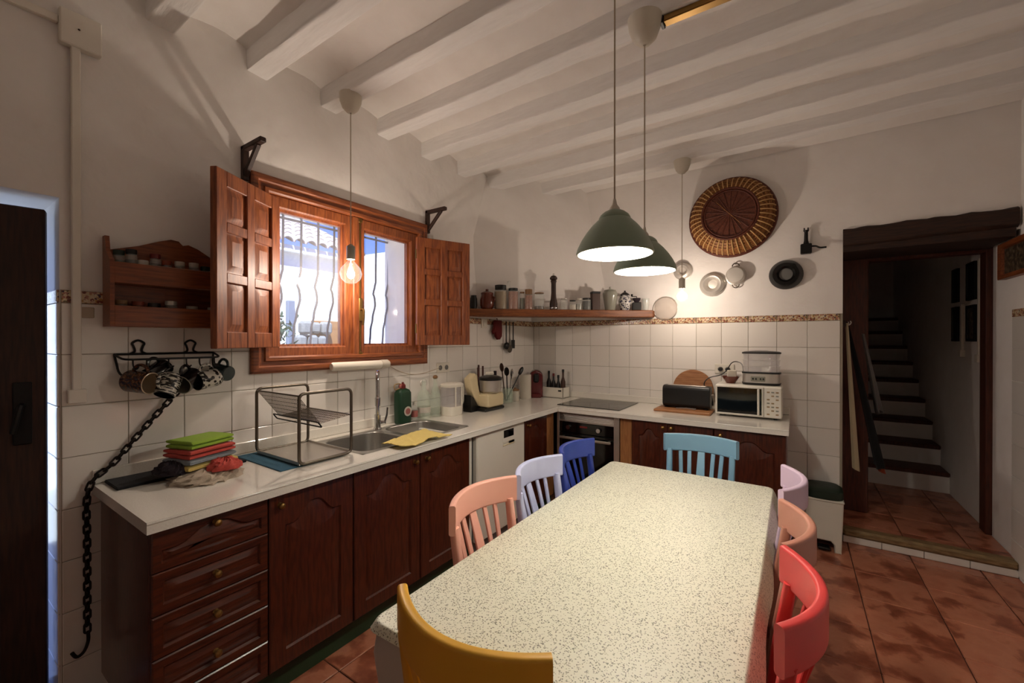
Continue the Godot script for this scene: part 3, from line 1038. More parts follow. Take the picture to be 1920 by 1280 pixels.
func door(o: Node3D, x0: float, x1: float, y0: float, y1: float, knob: float, arch := 0.07, rim := 0.066) -> void:
	var mb := MB.new()
	fielded(mb, x0 + 0.0015, x1 - 0.0015, y0, y1, 0.612, rim, arch, 0.022, 0.009, 0.032)
	var d := put("door", mb, M.mahogany, o)
	again("knob", knob_mesh(), M.brass, d, Vector3(knob, y1 - 0.045, 0.612))

func build_cabinets() -> void:
	var H := PI / 2
	# drawer unit at the end
	var o := thing("drawer_unit", "dark mahogany drawer unit at the end of the worktop beside the outer door", "cabinet", Vector3(0.01, 0, 3.302), H)
	carcass(o, 0.376)
	for k in 5:
		var y1 := 0.862 - 0.146 * k
		var mb := MB.new()
		fielded(mb, -0.186, 0.186, y1 - 0.143, y1, 0.612, 0.030 if k else 0.026, 0.0 if k else 0.045, 0.022, 0.009, 0.018)
		var d := put("drawer", mb, M.mahogany_flat, o)
		again("knob", knob_mesh(), M.brass, d, Vector3(0, y1 - (0.072 if k else 0.03), 0.612))
	o = thing("base_cabinet", "dark mahogany base cabinet with one arched door next to the drawer unit", "cabinet", Vector3(0.01, 0, 2.9155), H)
	carcass(o, 0.396)
	door(o, -0.197, 0.197, 0.135, 0.862, -0.155)
	o = thing("base_cabinet", "wide mahogany cabinet with two arched doors under the sink", "cabinet", Vector3(0.01, 0, 2.2795), H)
	carcass(o, 0.874, 0.70)
	put("front_rail", MB.new().span(Vector3(-0.436, 0.70, 0.562), Vector3(0.436, 0.870, 0.585)), M.mahogany_flat, o)
	door(o, -0.4365, -0.003, 0.135, 0.862, -0.045)
	door(o, 0.000, 0.4365, 0.135, 0.862, 0.045)
	o = thing("filler_panel", "narrow pale filler panel between sink cabinet and dishwasher", "panel", Vector3(0.01, 0, 1.820), H)
	put("panel", MB.new().span(Vector3(-0.020, 0.13, 0.02), Vector3(0.006, 0.866, 0.606), 0.002), M.white_enamel, o)
	put("edge_strip", MB.new().span(Vector3(0.010, 0.13, 0.02), Vector3(0.022, 0.866, 0.59), 0.002), M.grey_plastic, o)
	o = thing("base_cabinet", "narrow mahogany corner cabinet between dishwasher and oven", "cabinet", Vector3(0.01, 0, 0.982), H)
	carcass(o, 0.358)
	door(o, -0.178, 0.178, 0.135, 0.862, -0.135, 0.05, 0.06)
	put("corner_post", MB.new().span(Vector3(0.180, 0.13, 0.50), Vector3(0.318, 0.868, 0.600), 0.003), M.post_wood, o)
	# back run
	o = thing("base_cabinet", "mahogany cabinet with two arched doors and a pale wooden side post beside the oven", "cabinet", Vector3(1.558, 0, 0.01), 0)
	carcass(o, 0.698, 0.870, 0.60)
	put("side_post", MB.new().span(Vector3(-0.349, 0.13, 0.585), Vector3(-0.252, 0.868, 0.625), 0.003), M.post_wood, o)


	for e in [[-0.248, 0.026, 0.000], [0.029, 0.347, 0.060]]:
		var mb := MB.new()
		fielded(mb, e[0], e[1], 0.135, 0.862, 0.640, 0.055, 0.055, 0.022, 0.009, 0.028)
		var d := put("door", mb, M.mahogany, o)
		again("knob", knob_mesh(), M.brass, d, Vector3(e[2], 0.83, 0.640))
	o = thing("base_cabinet", "mahogany end cabinet with one wide arched door under the microwave", "cabinet", Vector3(2.130, 0, 0.01), 0)
	carcass(o, 0.440, 0.870, 0.60)
	var mb2 := MB.new()
	fielded(mb2, -0.218, 0.218, 0.135, 0.862, 0.640, 0.066, 0.06, 0.022, 0.009, 0.032)
	var d2 := put("door", mb2, M.mahogany, o)
	again("knob", knob_mesh(), M.brass, d2, Vector3(-0.175, 0.82, 0.640))
	# painted plinths
	var b := setting("baseboard_left")
	put("plinth", MB.new().span(Vector3(0.545, 0.0, 0.62), Vector3(0.562, 0.128, 3.485), 0.002), M.toe_green, b)
	b = setting("baseboard_back")
	put("plinth", MB.new().span(Vector3(0.60, 0.0, 0.545), Vector3(2.345, 0.128, 0.562), 0.002), M.toe_green, b)

func build_worktop() -> void:
	var o := thing("worktop", "cream stone worktop running round the corner of the kitchen", "worktop", Vector3(0, 0.872, 0))
	var mb := MB.new()
	mb.span(Vector3(0.008, 0, 0.008), Vector3(0.665, 0.040, 1.762), 0.0)
	mb.span(Vector3(0.008, 0, 2.618), Vector3(0.665, 0.040, 3.512), 0.0)
	mb.span(Vector3(0.008, 0, 1.762), Vector3(0.104, 0.040, 2.618), 0.0)
	mb.span(Vector3(0.556, 0, 1.762), Vector3(0.665, 0.040, 2.618), 0.0)
	mb.span(Vector3(0.665, 0, 0.008), Vector3(2.363, 0.040, 0.690), 0.0)
	put("slab", mb, M.worktop, o, Vector3.ZERO, 10.0)
	# rounded nosing along the front edges
	put("nosing", MB.new().tube([Vector3(0.661, 0.034, 0.690), Vector3(0.661, 0.034, 3.512)], 0.006, 10).tube([Vector3(0.665, 0.034, 0.686), Vector3(2.363, 0.034, 0.686)], 0.006, 10), M.worktop, o)
	o = thing("worktop_upstand", "low cream stone upstand along the window side of the worktop", "upstand", Vector3(0, 0.872, 0))
	put("strip", MB.new().span(Vector3(0.008, 0.0405, 0.0225), Vector3(0.022, 0.098, 3.512), 0.003), M.worktop, o)
	o = thing("worktop_upstand", "low cream stone upstand along the back wall behind hob and toaster", "upstand", Vector3(0, 0.872, 0))
	put("strip", MB.new().span(Vector3(0.008, 0.0405, 0.008), Vector3(2.363, 0.098, 0.022), 0.003), M.worktop, o)
	# double bowl sink
	o = thing("sink", "stainless steel double bowl sink set into the worktop", "sink", Vector3(0.33, 0.912, 2.19), PI / 2)
	for s in [-1.0, 1.0]:
		mb = MB.new()
		var loops := []
		for e in [[0.428, 0.456, 0.03, 0.0], [0.428, 0.456, 0.03, 0.004], [0.385, 0.405, 0.08, 0.003], [0.372, 0.392, 0.08, -0.006], [0.360, 0.380, 0.085, -0.14], [0.33, 0.35, 0.08, -0.165], [0.10, 0.10, 0.045, -0.172]]:
			var L := PackedVector3Array()
			for q in rr(e[0], e[1], e[2], 6):
				L.append(Vector3(q.x + s * 0.214, e[3], -q.y))
			loops.append(L)
		mb.loft(loops, false, true)
		var bowl := put("bowl", mb, M.sink_steel, o, Vector3.ZERO, 50.0)
		put("drain", MB.new().lathe([Vector2(0.0, 0.0), Vector2(0.042, 0.0), Vector2(0.04, 0.004), Vector2(0.02, 0.002), Vector2(0, 0.002)], 18, Transform3D(Basis.IDENTITY, Vector3(s * 0.214, -0.171, 0))), M.chrome, bowl)
	o = thing("tap", "tall chrome mixer tap with a side lever behind the sink", "tap", Vector3(0.125, 0.912, 2.187), deg_to_rad(52.0))
	put("base", MB.new().lathe([Vector2(0, 0), Vector2(0.026, 0), Vector2(0.026, 0.012), Vector2(0.020, 0.02), Vector2(0.020, 0.10), Vector2(0.0, 0.10)], 18), M.chrome, o)
	put("spout", MB.new().tube(spline([Vector3(0, 0.09, 0), Vector3(0, 0.22, 0.002), Vector3(0, 0.33, 0.012), Vector3(0, 0.385, 0.05), Vector3(0.0, 0.36, 0.10), Vector3(0.0, 0.27, 0.115), Vector3(0.0, 0.22, 0.117)], 6), 0.0125, 12).lathe([Vector2(0, 0), Vector2(0.016, 0), Vector2(0.017, 0.05), Vector2(0.013, 0.055), Vector2(0, 0.055)], 14, Transform3D(Basis.IDENTITY, Vector3(0, 0.175, 0.117))), M.chrome, o)
	put("lever", MB.new().tube([Vector3(0.018, 0.05, 0), Vector3(0.05, 0.05, 0.01)], 0.011, 10).tube([Vector3(0.045, 0.05, 0.01), Vector3(0.058, 0.10, 0.02), Vector3(0.062, 0.15, 0.03)], 0.006, 8), M.chrome, o)

# ------------------------------------------------------------------ table
func outline(w: float, h: float, r: float, step: float) -> PackedVector2Array:
	var P := rr(w, h, r, 4)
	var Q := PackedVector2Array()
	for i in P.size():
		var a := P[i]
		var b := P[(i + 1) % P.size()]
		var n := maxi(1, int(a.distance_to(b) / step))
		for k in n:
			Q.append(a.lerp(b, float(k) / n))
	return Q

func build_table() -> void:
	var c := Vector3(1.890, 0, 2.392)
	var o := thing("dining_table", "long wooden dining table under the patterned cloth", "table", c)
	put("tabletop", MB.new().span(Vector3(-0.398, 0.728, -0.855), Vector3(0.398, 0.757, 0.855), 0.006), M.table_wood, o)
	put("apron", MB.new().span(Vector3(-0.33, 0.66, -0.77), Vector3(0.33, 0.728, -0.75)).span(Vector3(-0.33, 0.66, 0.75), Vector3(0.33, 0.728, 0.77)).span(Vector3(-0.33, 0.66, -0.70), Vector3(-0.31, 0.728, 0.70)).span(Vector3(0.31, 0.66, -0.70), Vector3(0.33, 0.728, 0.70)), M.table_wood, o)
	for x in [-0.315, 0.315]:
		for z in [-0.76, 0.76]:
			put("leg", MB.new().span(Vector3(x - 0.03, 0, z - 0.03), Vector3(x + 0.03, 0.70, z + 0.03), 0.006), M.table_wood, o)
	var k := thing("tablecloth", "cream oilcloth with a fine grey leaf print draped over the dining table", "tablecloth", c)
	var base := outline(0.836, 1.744, 0.03, 0.04)
	var cen := Vector2.ZERO
	var loops := []
	for e in [[0.94, 0.7685, 0.0], [0.985, 0.7685, 0.0], [0.997, 0.7665, 0.0], [1.0, 0.760, 0.002], [1.0, 0.742, 0.010], [1.0, 0.715, 0.018], [1.0, 0.69, 0.026]]:
		var L := PackedVector3Array()
		for i in base.size():
			var q: Vector2 = base[i]
			var nrm := Vector2(signf(q.x) * clampf((absf(q.x) - 0.36) / 0.05, 0, 1), signf(q.y) * clampf((absf(q.y) - 0.822) / 0.05, 0, 1))
			var near := clampf((-q.y - 0.78) / 0.08, 0.0, 1.0)
			var f: float = e[2] * (1.0 - 0.55 * near) * (1.0 + 0.16 * sin(i * 0.55))
			var p := q * Vector2(e[0] if absf(q.x) > 0.3 else e[0], e[0])
			if e[0] < 1.0:
				p = q - nrm * (1.0 - e[0]) * 0.35
			p += nrm * f
			L.append(Vector3(p.x, lerpf(e[1], 0.7685, 0.72 * near), -p.y))
		loops.append(L)
	loops.reverse()
	put("print_cloth", MB.new().loft(loops, false, true), M.cloth_print, k, Vector3.ZERO, 60.0)
	# plain undercloth that hangs lower
	var lo := []
	for e in [[0.50, -0.004], [0.60, 0.004], [0.68, 0.010], [0.74, 0.0]]:
		var L := PackedVector3Array()
		for i in base.size():
			var q: Vector2 = base[i]
			var nrm := Vector2(signf(q.x) * clampf((absf(q.x) - 0.36) / 0.05, 0, 1), signf(q.y) * clampf((absf(q.y) - 0.822) / 0.05, 0, 1))
			var near := clampf((-q.y - 0.78) / 0.08, 0.0, 1.0)
			var p: Vector2 = q + nrm * (e[1] + 0.006 * sin(i * 0.5) * (0.75 - e[0]) * 8.0)
			L.append(Vector3(p.x, e[0], -p.y))
		lo.append(L)
	put("undercloth", MB.new().loft(lo), M.cloth_back, k, Vector3.ZERO, 60.0)

# ------------------------------------------------------------------ painted chairs (facing +z, back at -z)
func rail_z(x: float) -> float:
	return -0.21 - 0.078 * (1.0 - pow(x / 0.198, 2))

func make_chair(paint: StandardMaterial3D, label: String, at: Vector3, turn: float) -> Node3D:
	var o := thing("painted_chair", label, "chair", at, turn, "painted chairs round the table")
	var seat := PackedVector2Array([Vector2(-0.165, 0.19), Vector2(0.165, 0.19), Vector2(0.185, 0.05), Vector2(0.192, -0.12), Vector2(0.17, -0.165), Vector2(-0.17, -0.165), Vector2(-0.192, -0.12), Vector2(-0.185, 0.05)])
	put("seat", MB.new().prism(seat, 0.430, 0.452, Transform3D(Basis(Vector3.RIGHT, -PI / 2), Vector3.ZERO), 0.006), paint, o)
	for s in [-1.0, 1.0]:
		put("leg", MB.new().loft([leg_loop(s * 0.155, 0.0, 0.14, 0.026), leg_loop(s * 0.155, 0.43, 0.125, 0.038)], true, true), paint, o)
		var fr := []
		for e in [[0.0, -0.215, 0.160, 0.026], [0.25, -0.185, 0.160, 0.034], [0.45, -0.180, 0.162, 0.036], [0.65, -0.198, 0.166, 0.034], [0.845, -0.226, 0.170, 0.030]]:
			fr.append(leg_loop(s * e[2], e[0], e[1], e[3]))
		put("back_post", MB.new().loft(fr, true, true), paint, o, Vector3.ZERO, 50.0)
		put("stretcher", MB.new().tube([Vector3(s * 0.157, 0.20, 0.13), Vector3(s * 0.16, 0.20, -0.19)], 0.010, 8), paint, o)
	put("stretcher", MB.new().tube([Vector3(-0.157, 0.24, -0.02), Vector3(0.157, 0.24, -0.02)], 0.010, 8), paint, o)
	put("back_rail", MB.new().box(Vector3(0, 0.475, -0.186), Vector3(0.31, 0.03, 0.02), 0.004), paint, o)
	# curved top rail
	var frames := []
	for i in 21:
		var x := -0.198 + 0.396 * i / 20.0
		var tz := 0.156 * x / pow(0.198, 2)
		var d := Vector3(1, 0, tz).normalized()
		frames.append(Transform3D(Basis(Vector3.UP.cross(d), Vector3.UP, d), Vector3(x, 0.881, rail_z(x))))
	put("top_rail", MB.new().sweep(frames, rr(0.024, 0.104, 0.008, 3)), paint, o)
	# slats, fanning out a little towards the top
	for e in [[-0.114, -0.090, 0.022], [-0.066, -0.051, 0.022], [0.0, 0.0, 0.050], [0.066, 0.051, 0.022], [0.114, 0.090, 0.022]]:
		var sl := []
		for i in 7:
			var t := i / 6.0
			var x := lerpf(e[1], e[0], t)
			var p := Vector3(x, lerpf(0.470, 0.84, t), lerpf(-0.186, rail_z(x), pow(t, 1.3)))
			var wdt: float = e[2] * (1.0 if e[2] < 0.03 else 1.0 - 0.25 * pow(t, 2))
			var L := PackedVector3Array()
			for q in rr(wdt, 0.010, 0.002, 1):
				L.append(p + Vector3(q.x, 0, -q.y))
			sl.append(L)
		put("slat", MB.new().loft(sl, true, true), paint, o)
	return o

func leg_loop(x: float, y: float, z: float, s: float) -> PackedVector3Array:
	var L := PackedVector3Array()
	for q in rr(s, s, s * 0.2, 1):
		L.append(Vector3(x + q.x, y, z - q.y))
	return L

func build_chairs() -> void:
	make_chair(M.paint_yellow, "mustard yellow painted chair at the end of the table away from the oven", Vector3(1.832, 0, 3.094), PI)
	make_chair(M.paint_salmon, "salmon pink painted chair in front of the sink cabinet", Vector3(1.632, 0, 2.70), PI / 2)
	make_chair(M.paint_lavender, "pale lavender painted chair between the salmon pink and dark blue chairs", Vector3(1.640, 0, 2.298), PI / 2)
	make_chair(M.paint_blue, "dark blue painted chair in front of the corner cabinet", Vector3(1.635, 0, 1.884), PI / 2)
	make_chair(M.paint_sky, "sky blue painted chair at the table end facing away from the back cabinets", Vector3(1.936, 0, 1.535), 0.02)
	make_chair(M.paint_lilac, "light lilac painted chair nearest the pedal bin", Vector3(2.140, 0, 1.884), -PI / 2)
	make_chair(M.paint_brown, "dusty brown pink painted chair between the lilac and red chairs", Vector3(2.150, 0, 2.390), -PI / 2 + 0.03)
	make_chair(M.paint_red, "bright red painted chair beside the dusty brown one", Vector3(2.158, 0, 2.784), -PI / 2)

# ------------------------------------------------------------------ lamps
func build_lamps() -> void:
	for e in [["green metal pendant lamp over the yellow chair's half of the table", Vector3(1.857, 1.808, 2.520), 2.93], ["green metal pendant lamp over the far half of the table, beside the strip light", Vector3(1.835, 1.808, 2.085), 2.935]]:
		var o := thing("pendant_lamp", e[0], "lamp", e[1], 0.0, "green pendant lamps over the table")
		var up: float = e[2] - e[1].y
		var prof := [Vector2(0.134, 0.0), Vector2(0.136, 0.004), Vector2(0.131, 0.022), Vector2(0.119, 0.047), Vector2(0.101, 0.075), Vector2(0.081, 0.100), Vector2(0.062, 0.119), Vector2(0.0555, 0.125), Vector2(0.0555, 0.129), Vector2(0.050, 0.139), Vector2(0.037, 0.150), Vector2(0.020, 0.158)]
		put("shade", MB.new().lathe(prof, 40), M.shade_green, o, Vector3.ZERO, 30.0)
		var inner := []
		for i in range(prof.size() - 1, -1, -1):
			inner.append(Vector2(maxf(0.0, prof[i].x - 0.0035), prof[i].y - 0.0005))
		inner.append(Vector2(0.134, 0.0))
		put("shade_lining", MB.new().lathe(inner, 40), M.shade_white, o, Vector3.ZERO, 50.0)
		put("cap", MB.new().lathe([Vector2(0.0195, 0.157), Vector2(0.018, 0.165), Vector2(0.009, 0.178), Vector2(0.005, 0.198), Vector2(0.0, 0.198)], 16), M.cup_white, o)
		put("cord", MB.new().tube([Vector3(0, 0.19, 0), Vector3(0, up - 0.05, 0)], 0.0032, 8), M.cord_white, o)
		put("ceiling_cup", MB.new().lathe([Vector2(0.006, up - 0.118), Vector2(0.028, up - 0.112), Vector2(0.052, up - 0.088), Vector2(0.068, up - 0.045), Vector2(0.074, up), Vector2(0, up)], 28), M.cup_white, o, Vector3.ZERO, 50.0)
		var b := put("bulb", MB.new().ball(Vector3(0, 0.046, 0), Vector3(0.036, 0.044, 0.036)), M.lamp_glow, o)
		put("holder", MB.new().lathe([Vector2(0.0, 0.084), Vector2(0.017, 0.084), Vector2(0.017, 0.148), Vector2(0, 0.148)], 14), M.cup_white, o)
		omni(o, Vector3(0, 0.046, 0), 0.150, LAMP_WARM, 0.04)
	for e in [["clear globe bulb hanging on a white cord in front of the window", Vector3(0.241, 1.89, 2.466), 2.93, 0.062, 0.165], ["small clear bulb hanging on a white cord near the wicker basket", Vector3(1.65, 1.85, 0.455), 2.925, 0.045, 0.10]]:
		var o := thing("bare_bulb_lamp", e[0], "lamp", e[1])
		var up: float = e[2] - e[1].y
		var r: float = e[3]
		put("bulb_glass", MB.new().lathe([Vector2(0.0, -r), Vector2(r * 0.5, -r * 0.87), Vector2(r * 0.87, -r * 0.5), Vector2(r, 0), Vector2(r * 0.87, r * 0.5), Vector2(r * 0.55, r * 0.87), Vector2(r * 0.32, r * 1.12), Vector2(0.016, r * 1.35)], 24), M.bulb_glass, o, Vector3.ZERO, 60.0)
		put("filament", MB.new().ball(Vector3(0, -0.004, 0), Vector3(0.022, 0.028, 0.022), 8, 14), M.bulb_glow, o)
		put("stem", MB.new().tube([Vector3(0, 0.022, 0), Vector3(0, r * 1.3, 0)], 0.004, 6), M.tin, o)
		put("holder", MB.new().lathe([Vector2(0.0, r * 1.33), Vector2(0.024, r * 1.33), Vector2(0.024, r * 1.33 + 0.075), Vector2(0.008, r * 1.33 + 0.088), Vector2(0, r * 1.33 + 0.088)], 18), M.cup_white if e[3] < 0.05 else M.ceramic_grey, o)
		put("cord", MB.new().tube([Vector3(0, r * 1.33 + 0.08, 0), Vector3(0, up - 0.05, 0)], 0.003, 8), M.cord_white, o)
		put("ceiling_cup", MB.new().lathe([Vector2(0.006, up - 0.105), Vector2(0.024, up - 0.10), Vector2(0.046, up - 0.078), Vector2(0.060, up - 0.04), Vector2(0.064, up), Vector2(0, up)], 24), M.cup_white, o, Vector3.ZERO, 50.0)
		omni(o, Vector3(0, -0.004, 0), e[4], BULB_WARM, 0.02)
	var s := thing("strip_light", "slim brass edged strip light fixed along a ceiling beam", "strip light", Vector3(2.28, 2.925, 2.045))
	put("channel", MB.new().span(Vector3(-0.37, -0.022, -0.022), Vector3(0.55, 0.006, 0.022), 0.004), M.brass, s)
	put("end_cap", MB.new().span(Vector3(-0.385, -0.026, -0.026), Vector3(-0.37, 0.008, 0.026), 0.003), M.black_plastic, s)

# ------------------------------------------------------------------ appliances and the back counter
func build_appliances() -> void:
	var o := thing("dishwasher", "white slimline fronted dishwasher with a small black display", "dishwasher", Vector3(0.01, 0, 1.480), PI / 2)
	put("body", MB.new().span(Vector3(-0.298, 0.03, 0.03), Vector3(0.298, 0.866, 0.575)), M.grey_plastic, o)
	put("door", MB.new().span(Vector3(-0.298, 0.13, 0.577), Vector3(0.298, 0.862, 0.622), 0.008), M.white_enamel, o)
	var cp := put("control_panel", MB.new().span(Vector3(-0.006, 0.722, 0.60), Vector3(0.158, 0.848, 0.6228), 0.002), M.white_enamel, o)
	put("display", MB.new().span(Vector3(0.010, 0.782, 0.618), Vector3(0.142, 0.840, 0.6245), 0.003), M.black_glass, cp)
	put("handle_slot", MB.new().span(Vector3(0.0, 0.728, 0.618), Vector3(0.150, 0.734, 0.628), 0.002).span(Vector3(0.0, 0.734, 0.618), Vector3(0.150, 0.752, 0.6228)), M.cream_plastic, cp)
	# oven under the hob
	o = thing("oven", "built in oven with a black glass door and steel vent below the hob", "oven", Vector3(0.921, 0, 0.01))
	put("body", MB.new().span(Vector3(-0.285, 0.13, 0.03), Vector3(0.285, 0.868, 0.585)), M.grey_plastic, o)
	var fr := put("frame", MB.new().span(Vector3(-0.285, 0.13, 0.585), Vector3(-0.262, 0.868, 0.640), 0.002).span(Vector3(0.240, 0.13, 0.585), Vector3(0.285, 0.868, 0.640), 0.002).span(Vector3(-0.262, 0.786, 0.585), Vector3(0.24, 0.800, 0.640), 0.002), M.steel, o)
	for k in 6:
		put("vent_slat", MB.new().box(Vector3.ZERO, Vector3(0.50, 0.006, 0.026), 0.002, Transform3D(Basis(Vector3.RIGHT, 0.5), Vector3(-0.011, 0.808 + 0.0105 * k, 0.622))), M.steel, fr)
	var pn := put("control_panel", MB.new().span(Vector3(-0.262, 0.692, 0.59), Vector3(0.240, 0.786, 0.636), 0.003), M.black_glass, o)
	for x in [-0.17, 0.11]:
		put("knob", MB.new().lathe([Vector2(0, 0), Vector2(0.020, 0), Vector2(0.018, 0.022), Vector2(0, 0.022)], 16, Transform3D(Basis(Vector3.RIGHT, PI / 2), Vector3(x, 0.74, 0.636))), M.chrome, pn)
	put("clock", MB.new().span(Vector3(-0.065, 0.745, 0.6355), Vector3(0.005, 0.760, 0.637)), M.lid_red, pn)
	var dr := put("door", MB.new().span(Vector3(-0.262, 0.15, 0.59), Vector3(0.240, 0.688, 0.636), 0.003), M.black_glass, o)
	put("handle", MB.new().box(Vector3(-0.011, 0.652, 0.668), Vector3(0.47, 0.022, 0.018), 0.005).box(Vector3(-0.22, 0.652, 0.65), Vector3(0.02, 0.018, 0.035), 0.003).box(Vector3(0.20, 0.652, 0.65), Vector3(0.02, 0.018, 0.035), 0.003), M.steel, dr)
	o = thing("hob", "flat dark glass hob set on the corner of the worktop", "hob", Vector3(0.895, 0.912, 0.33))
	put("glass", MB.new().span(Vector3(-0.292, 0.0005, -0.255), Vector3(0.292, 0.006, 0.255), 0.002), M.hob_glass, o)
	for e in [[-0.14, -0.12, 0.10], [0.14, -0.12, 0.08], [-0.14, 0.12, 0.08], [0.14, 0.12, 0.10]]:
		put("cooking_ring", MB.new().lathe([Vector2(e[2] - 0.002, 0.0058), Vector2(e[2] - 0.002, 0.0064), Vector2(e[2], 0.0064), Vector2(e[2], 0.0058)], 36, Transform3D(Basis.IDENTITY, Vector3(e[0], 0, e[1]))), M.grey_plastic, o)
	# microwave
	o = thing("microwave", "white microwave oven with a black door on the back worktop", "microwave", Vector3(2.098, 0.912, 0.20))
	put("body", MB.new().span(Vector3(-0.221, 0.012, -0.15), Vector3(0.221, 0.245, 0.150), 0.008), M.white_enamel, o)
	for x in [-0.18, 0.18]:
		for z in [-0.12, 0.12]:
			put("foot", MB.new().lathe([Vector2(0, 0), Vector2(0.013, 0), Vector2(0.015, 0.014), Vector2(0, 0.014)], 12, Transform3D(Basis.IDENTITY, Vector3(x, 0, z))), M.black_plastic, o)
	var md := put("door", ring(-0.217, 0.105, 0.018, 0.238, [[0.0, 0.150], [0.0, 0.163], [0.004, 0.166], [0.010, 0.166], [0.013, 0.162], [0.013, 0.155]]), M.white_enamel, o)
	put("window", MB.new().span(Vector3(-0.205, 0.030, 0.150), Vector3(0.094, 0.226, 0.1615)), M.black_glass, md)
	put("handle", MB.new().span(Vector3(0.066, 0.030, 0.162), Vector3(0.080, 0.226, 0.184), 0.004), M.white_enamel, md)
	var mp := put("control_panel", MB.new().span(Vector3(0.108, 0.018, 0.150), Vector3(0.217, 0.238, 0.163), 0.003), M.white_enamel, o)
	var btn := MB.new().box(Vector3.ZERO, Vector3(0.018, 0.010, 0.003), 0.001).mesh()
	for r in 7:
		for c in 3:
			if (r * 3 + c) % 4 != 3:
				again("button", btn, M.ceramic_grey if (r + c) % 2 else M.spice_pale, mp, Vector3(0.135 + 0.028 * c, 0.205 - 0.027 * r, 0.1635))
	# steamer on the microwave
	o = thing("food_steamer", "see-through food steamer with a steel base on top of the microwave", "steamer", Vector3(2.180, 1.157, 0.205))
	var base := []
	for e in [[0.0, 0.250, 0.165], [0.018, 0.262, 0.175]]:
		base.append(oval(e[1], e[2], e[0]))
	put("foot", MB.new().loft(base, true, true), M.black_plastic, o)
	put("base", MB.new().loft([oval(0.252, 0.168, 0.018), oval(0.252, 0.168, 0.088)], true, true), M.steel, o)
	var pc := put("control_panel", MB.new().span(Vector3(-0.065, 0.030, 0.078), Vector3(0.030, 0.068, 0.090), 0.003), M.ceramic_grey, o)
	for x in [-0.05, -0.03, 0.0, 0.018]:
		put("button", MB.new().box(Vector3(x, 0.049, 0.0905), Vector3(0.010, 0.014, 0.004), 0.001), M.black_plastic, pc)
	put("rim", MB.new().loft([oval(0.262, 0.176, 0.088), oval(0.262, 0.176, 0.098)], true, true), M.black_plastic, o)
	for k in 3:
		var y := 0.099 + 0.047 * k
		put("basket", MB.new().loft([oval(0.240, 0.156, y), oval(0.250, 0.166, y + 0.040), oval(0.258, 0.172, y + 0.046), oval(0.250, 0.164, y + 0.0455), oval(0.244, 0.160, y + 0.040), oval(0.234, 0.150, y + 0.003)], false, true), M.smoke_plastic, o)
	put("lid", MB.new().loft([oval(0.262, 0.176, 0.240), oval(0.262, 0.176, 0.250), oval(0.23, 0.15, 0.256), oval(0.08, 0.05, 0.262)], true, true), M.black_plastic, o)
	o = thing("clay_bowl", "small terracotta bowl on top of the microwave beside the steamer", "bowl", Vector3(1.968, 1.157, 0.20))
	put("bowl", MB.new().lathe([Vector2(0, 0), Vector2(0.032, 0), Vector2(0.036, 0.006), Vector2(0.062, 0.050), Vector2(0.064, 0.056), Vector2(0.059, 0.056), Vector2(0.034, 0.012), Vector2(0, 0.010)], 26), M.terracotta, o)
	o = thing("paper_napkins", "block of white paper napkins standing in the clay bowl", "napkins", Vector3(1.975, 1.172, 0.195), 0.2)
	put("stack", MB.new().box(Vector3(0.0, 0.045, 0), Vector3(0.066, 0.085, 0.03), 0.004), M.paper, o)
	# toaster on its board
	o = thing("chopping_board", "pale wooden chopping board lying under the black toaster", "board", Vector3(1.635, 0.912, 0.295))
	put("board", MB.new().span(Vector3(-0.215, 0, -0.125), Vector3(0.215, 0.020, 0.130), 0.005), M.board_wood, o)
	o = thing("toaster", "long black two slot toaster on a wooden board", "toaster", Vector3(1.645, 0.933, 0.235))
	var tl := []
	for e in [[-0.185, 0.93], [-0.178, 1.0], [0.178, 1.0], [0.185, 0.93]]:
		var L := PackedVector3Array()
		for q in rr(0.125 * e[1], 0.180 * e[1], 0.03, 4):
			L.append(Vector3(e[0], 0.098 + q.y, -q.x))
		tl.append(L)
	put("body", MB.new().loft(tl, true, true), M.black_plastic, o, Vector3.ZERO, 50.0)
	put("slot_plate", MB.new().span(Vector3(-0.15, 0.1865, -0.03), Vector3(0.15, 0.190, 0.03), 0.002), M.steel, o)
	put("feet", MB.new().span(Vector3(-0.17, 0, -0.05), Vector3(-0.14, 0.012, 0.05), 0.003).span(Vector3(0.14, 0, -0.05), Vector3(0.17, 0.012, 0.05), 0.003), M.black_enamel, o)
	put("lever", MB.new().box(Vector3(0.192, 0.12, 0.0), Vector3(0.022, 0.014, 0.03), 0.004), M.steel, o)
	o = thing("kitchen_tongs", "small steel tongs lying in front of the toaster", "tongs", Vector3(1.66, 0.933, 0.33), 0.12)
	put("arms", MB.new().tube([Vector3(-0.08, 0.006, 0.0), Vector3(0, 0.012, 0.010), Vector3(0.07, 0.006, 0.022)], 0.0045, 6).tube([Vector3(-0.08, 0.006, 0.0), Vector3(0, 0.009, -0.010), Vector3(0.07, 0.006, -0.018)], 0.0045, 6), M.chrome, o)
	o = thing("round_board", "round wooden board leaning on the tiles behind the toaster", "board", Vector3(1.655, 0.912, 0.062))
	put("disc", MB.new().prism(circle2(0.165, 40, Vector2(0, 0.165)), -0.009, 0.009, Transform3D(Basis(Vector3.RIGHT, -0.085), Vector3.ZERO), 0.003), M.board_wood, o)
	# sockets with plugs and leads
	o = thing("wall_socket", "double white wall socket with two black plugs above the toaster", "socket", Vector3(1.90, 1.257, 0.007))
	put("plate", MB.new().box(Vector3(0, 0, 0.005), Vector3(0.15, 0.082, 0.010), 0.004), M.white_plastic, o)
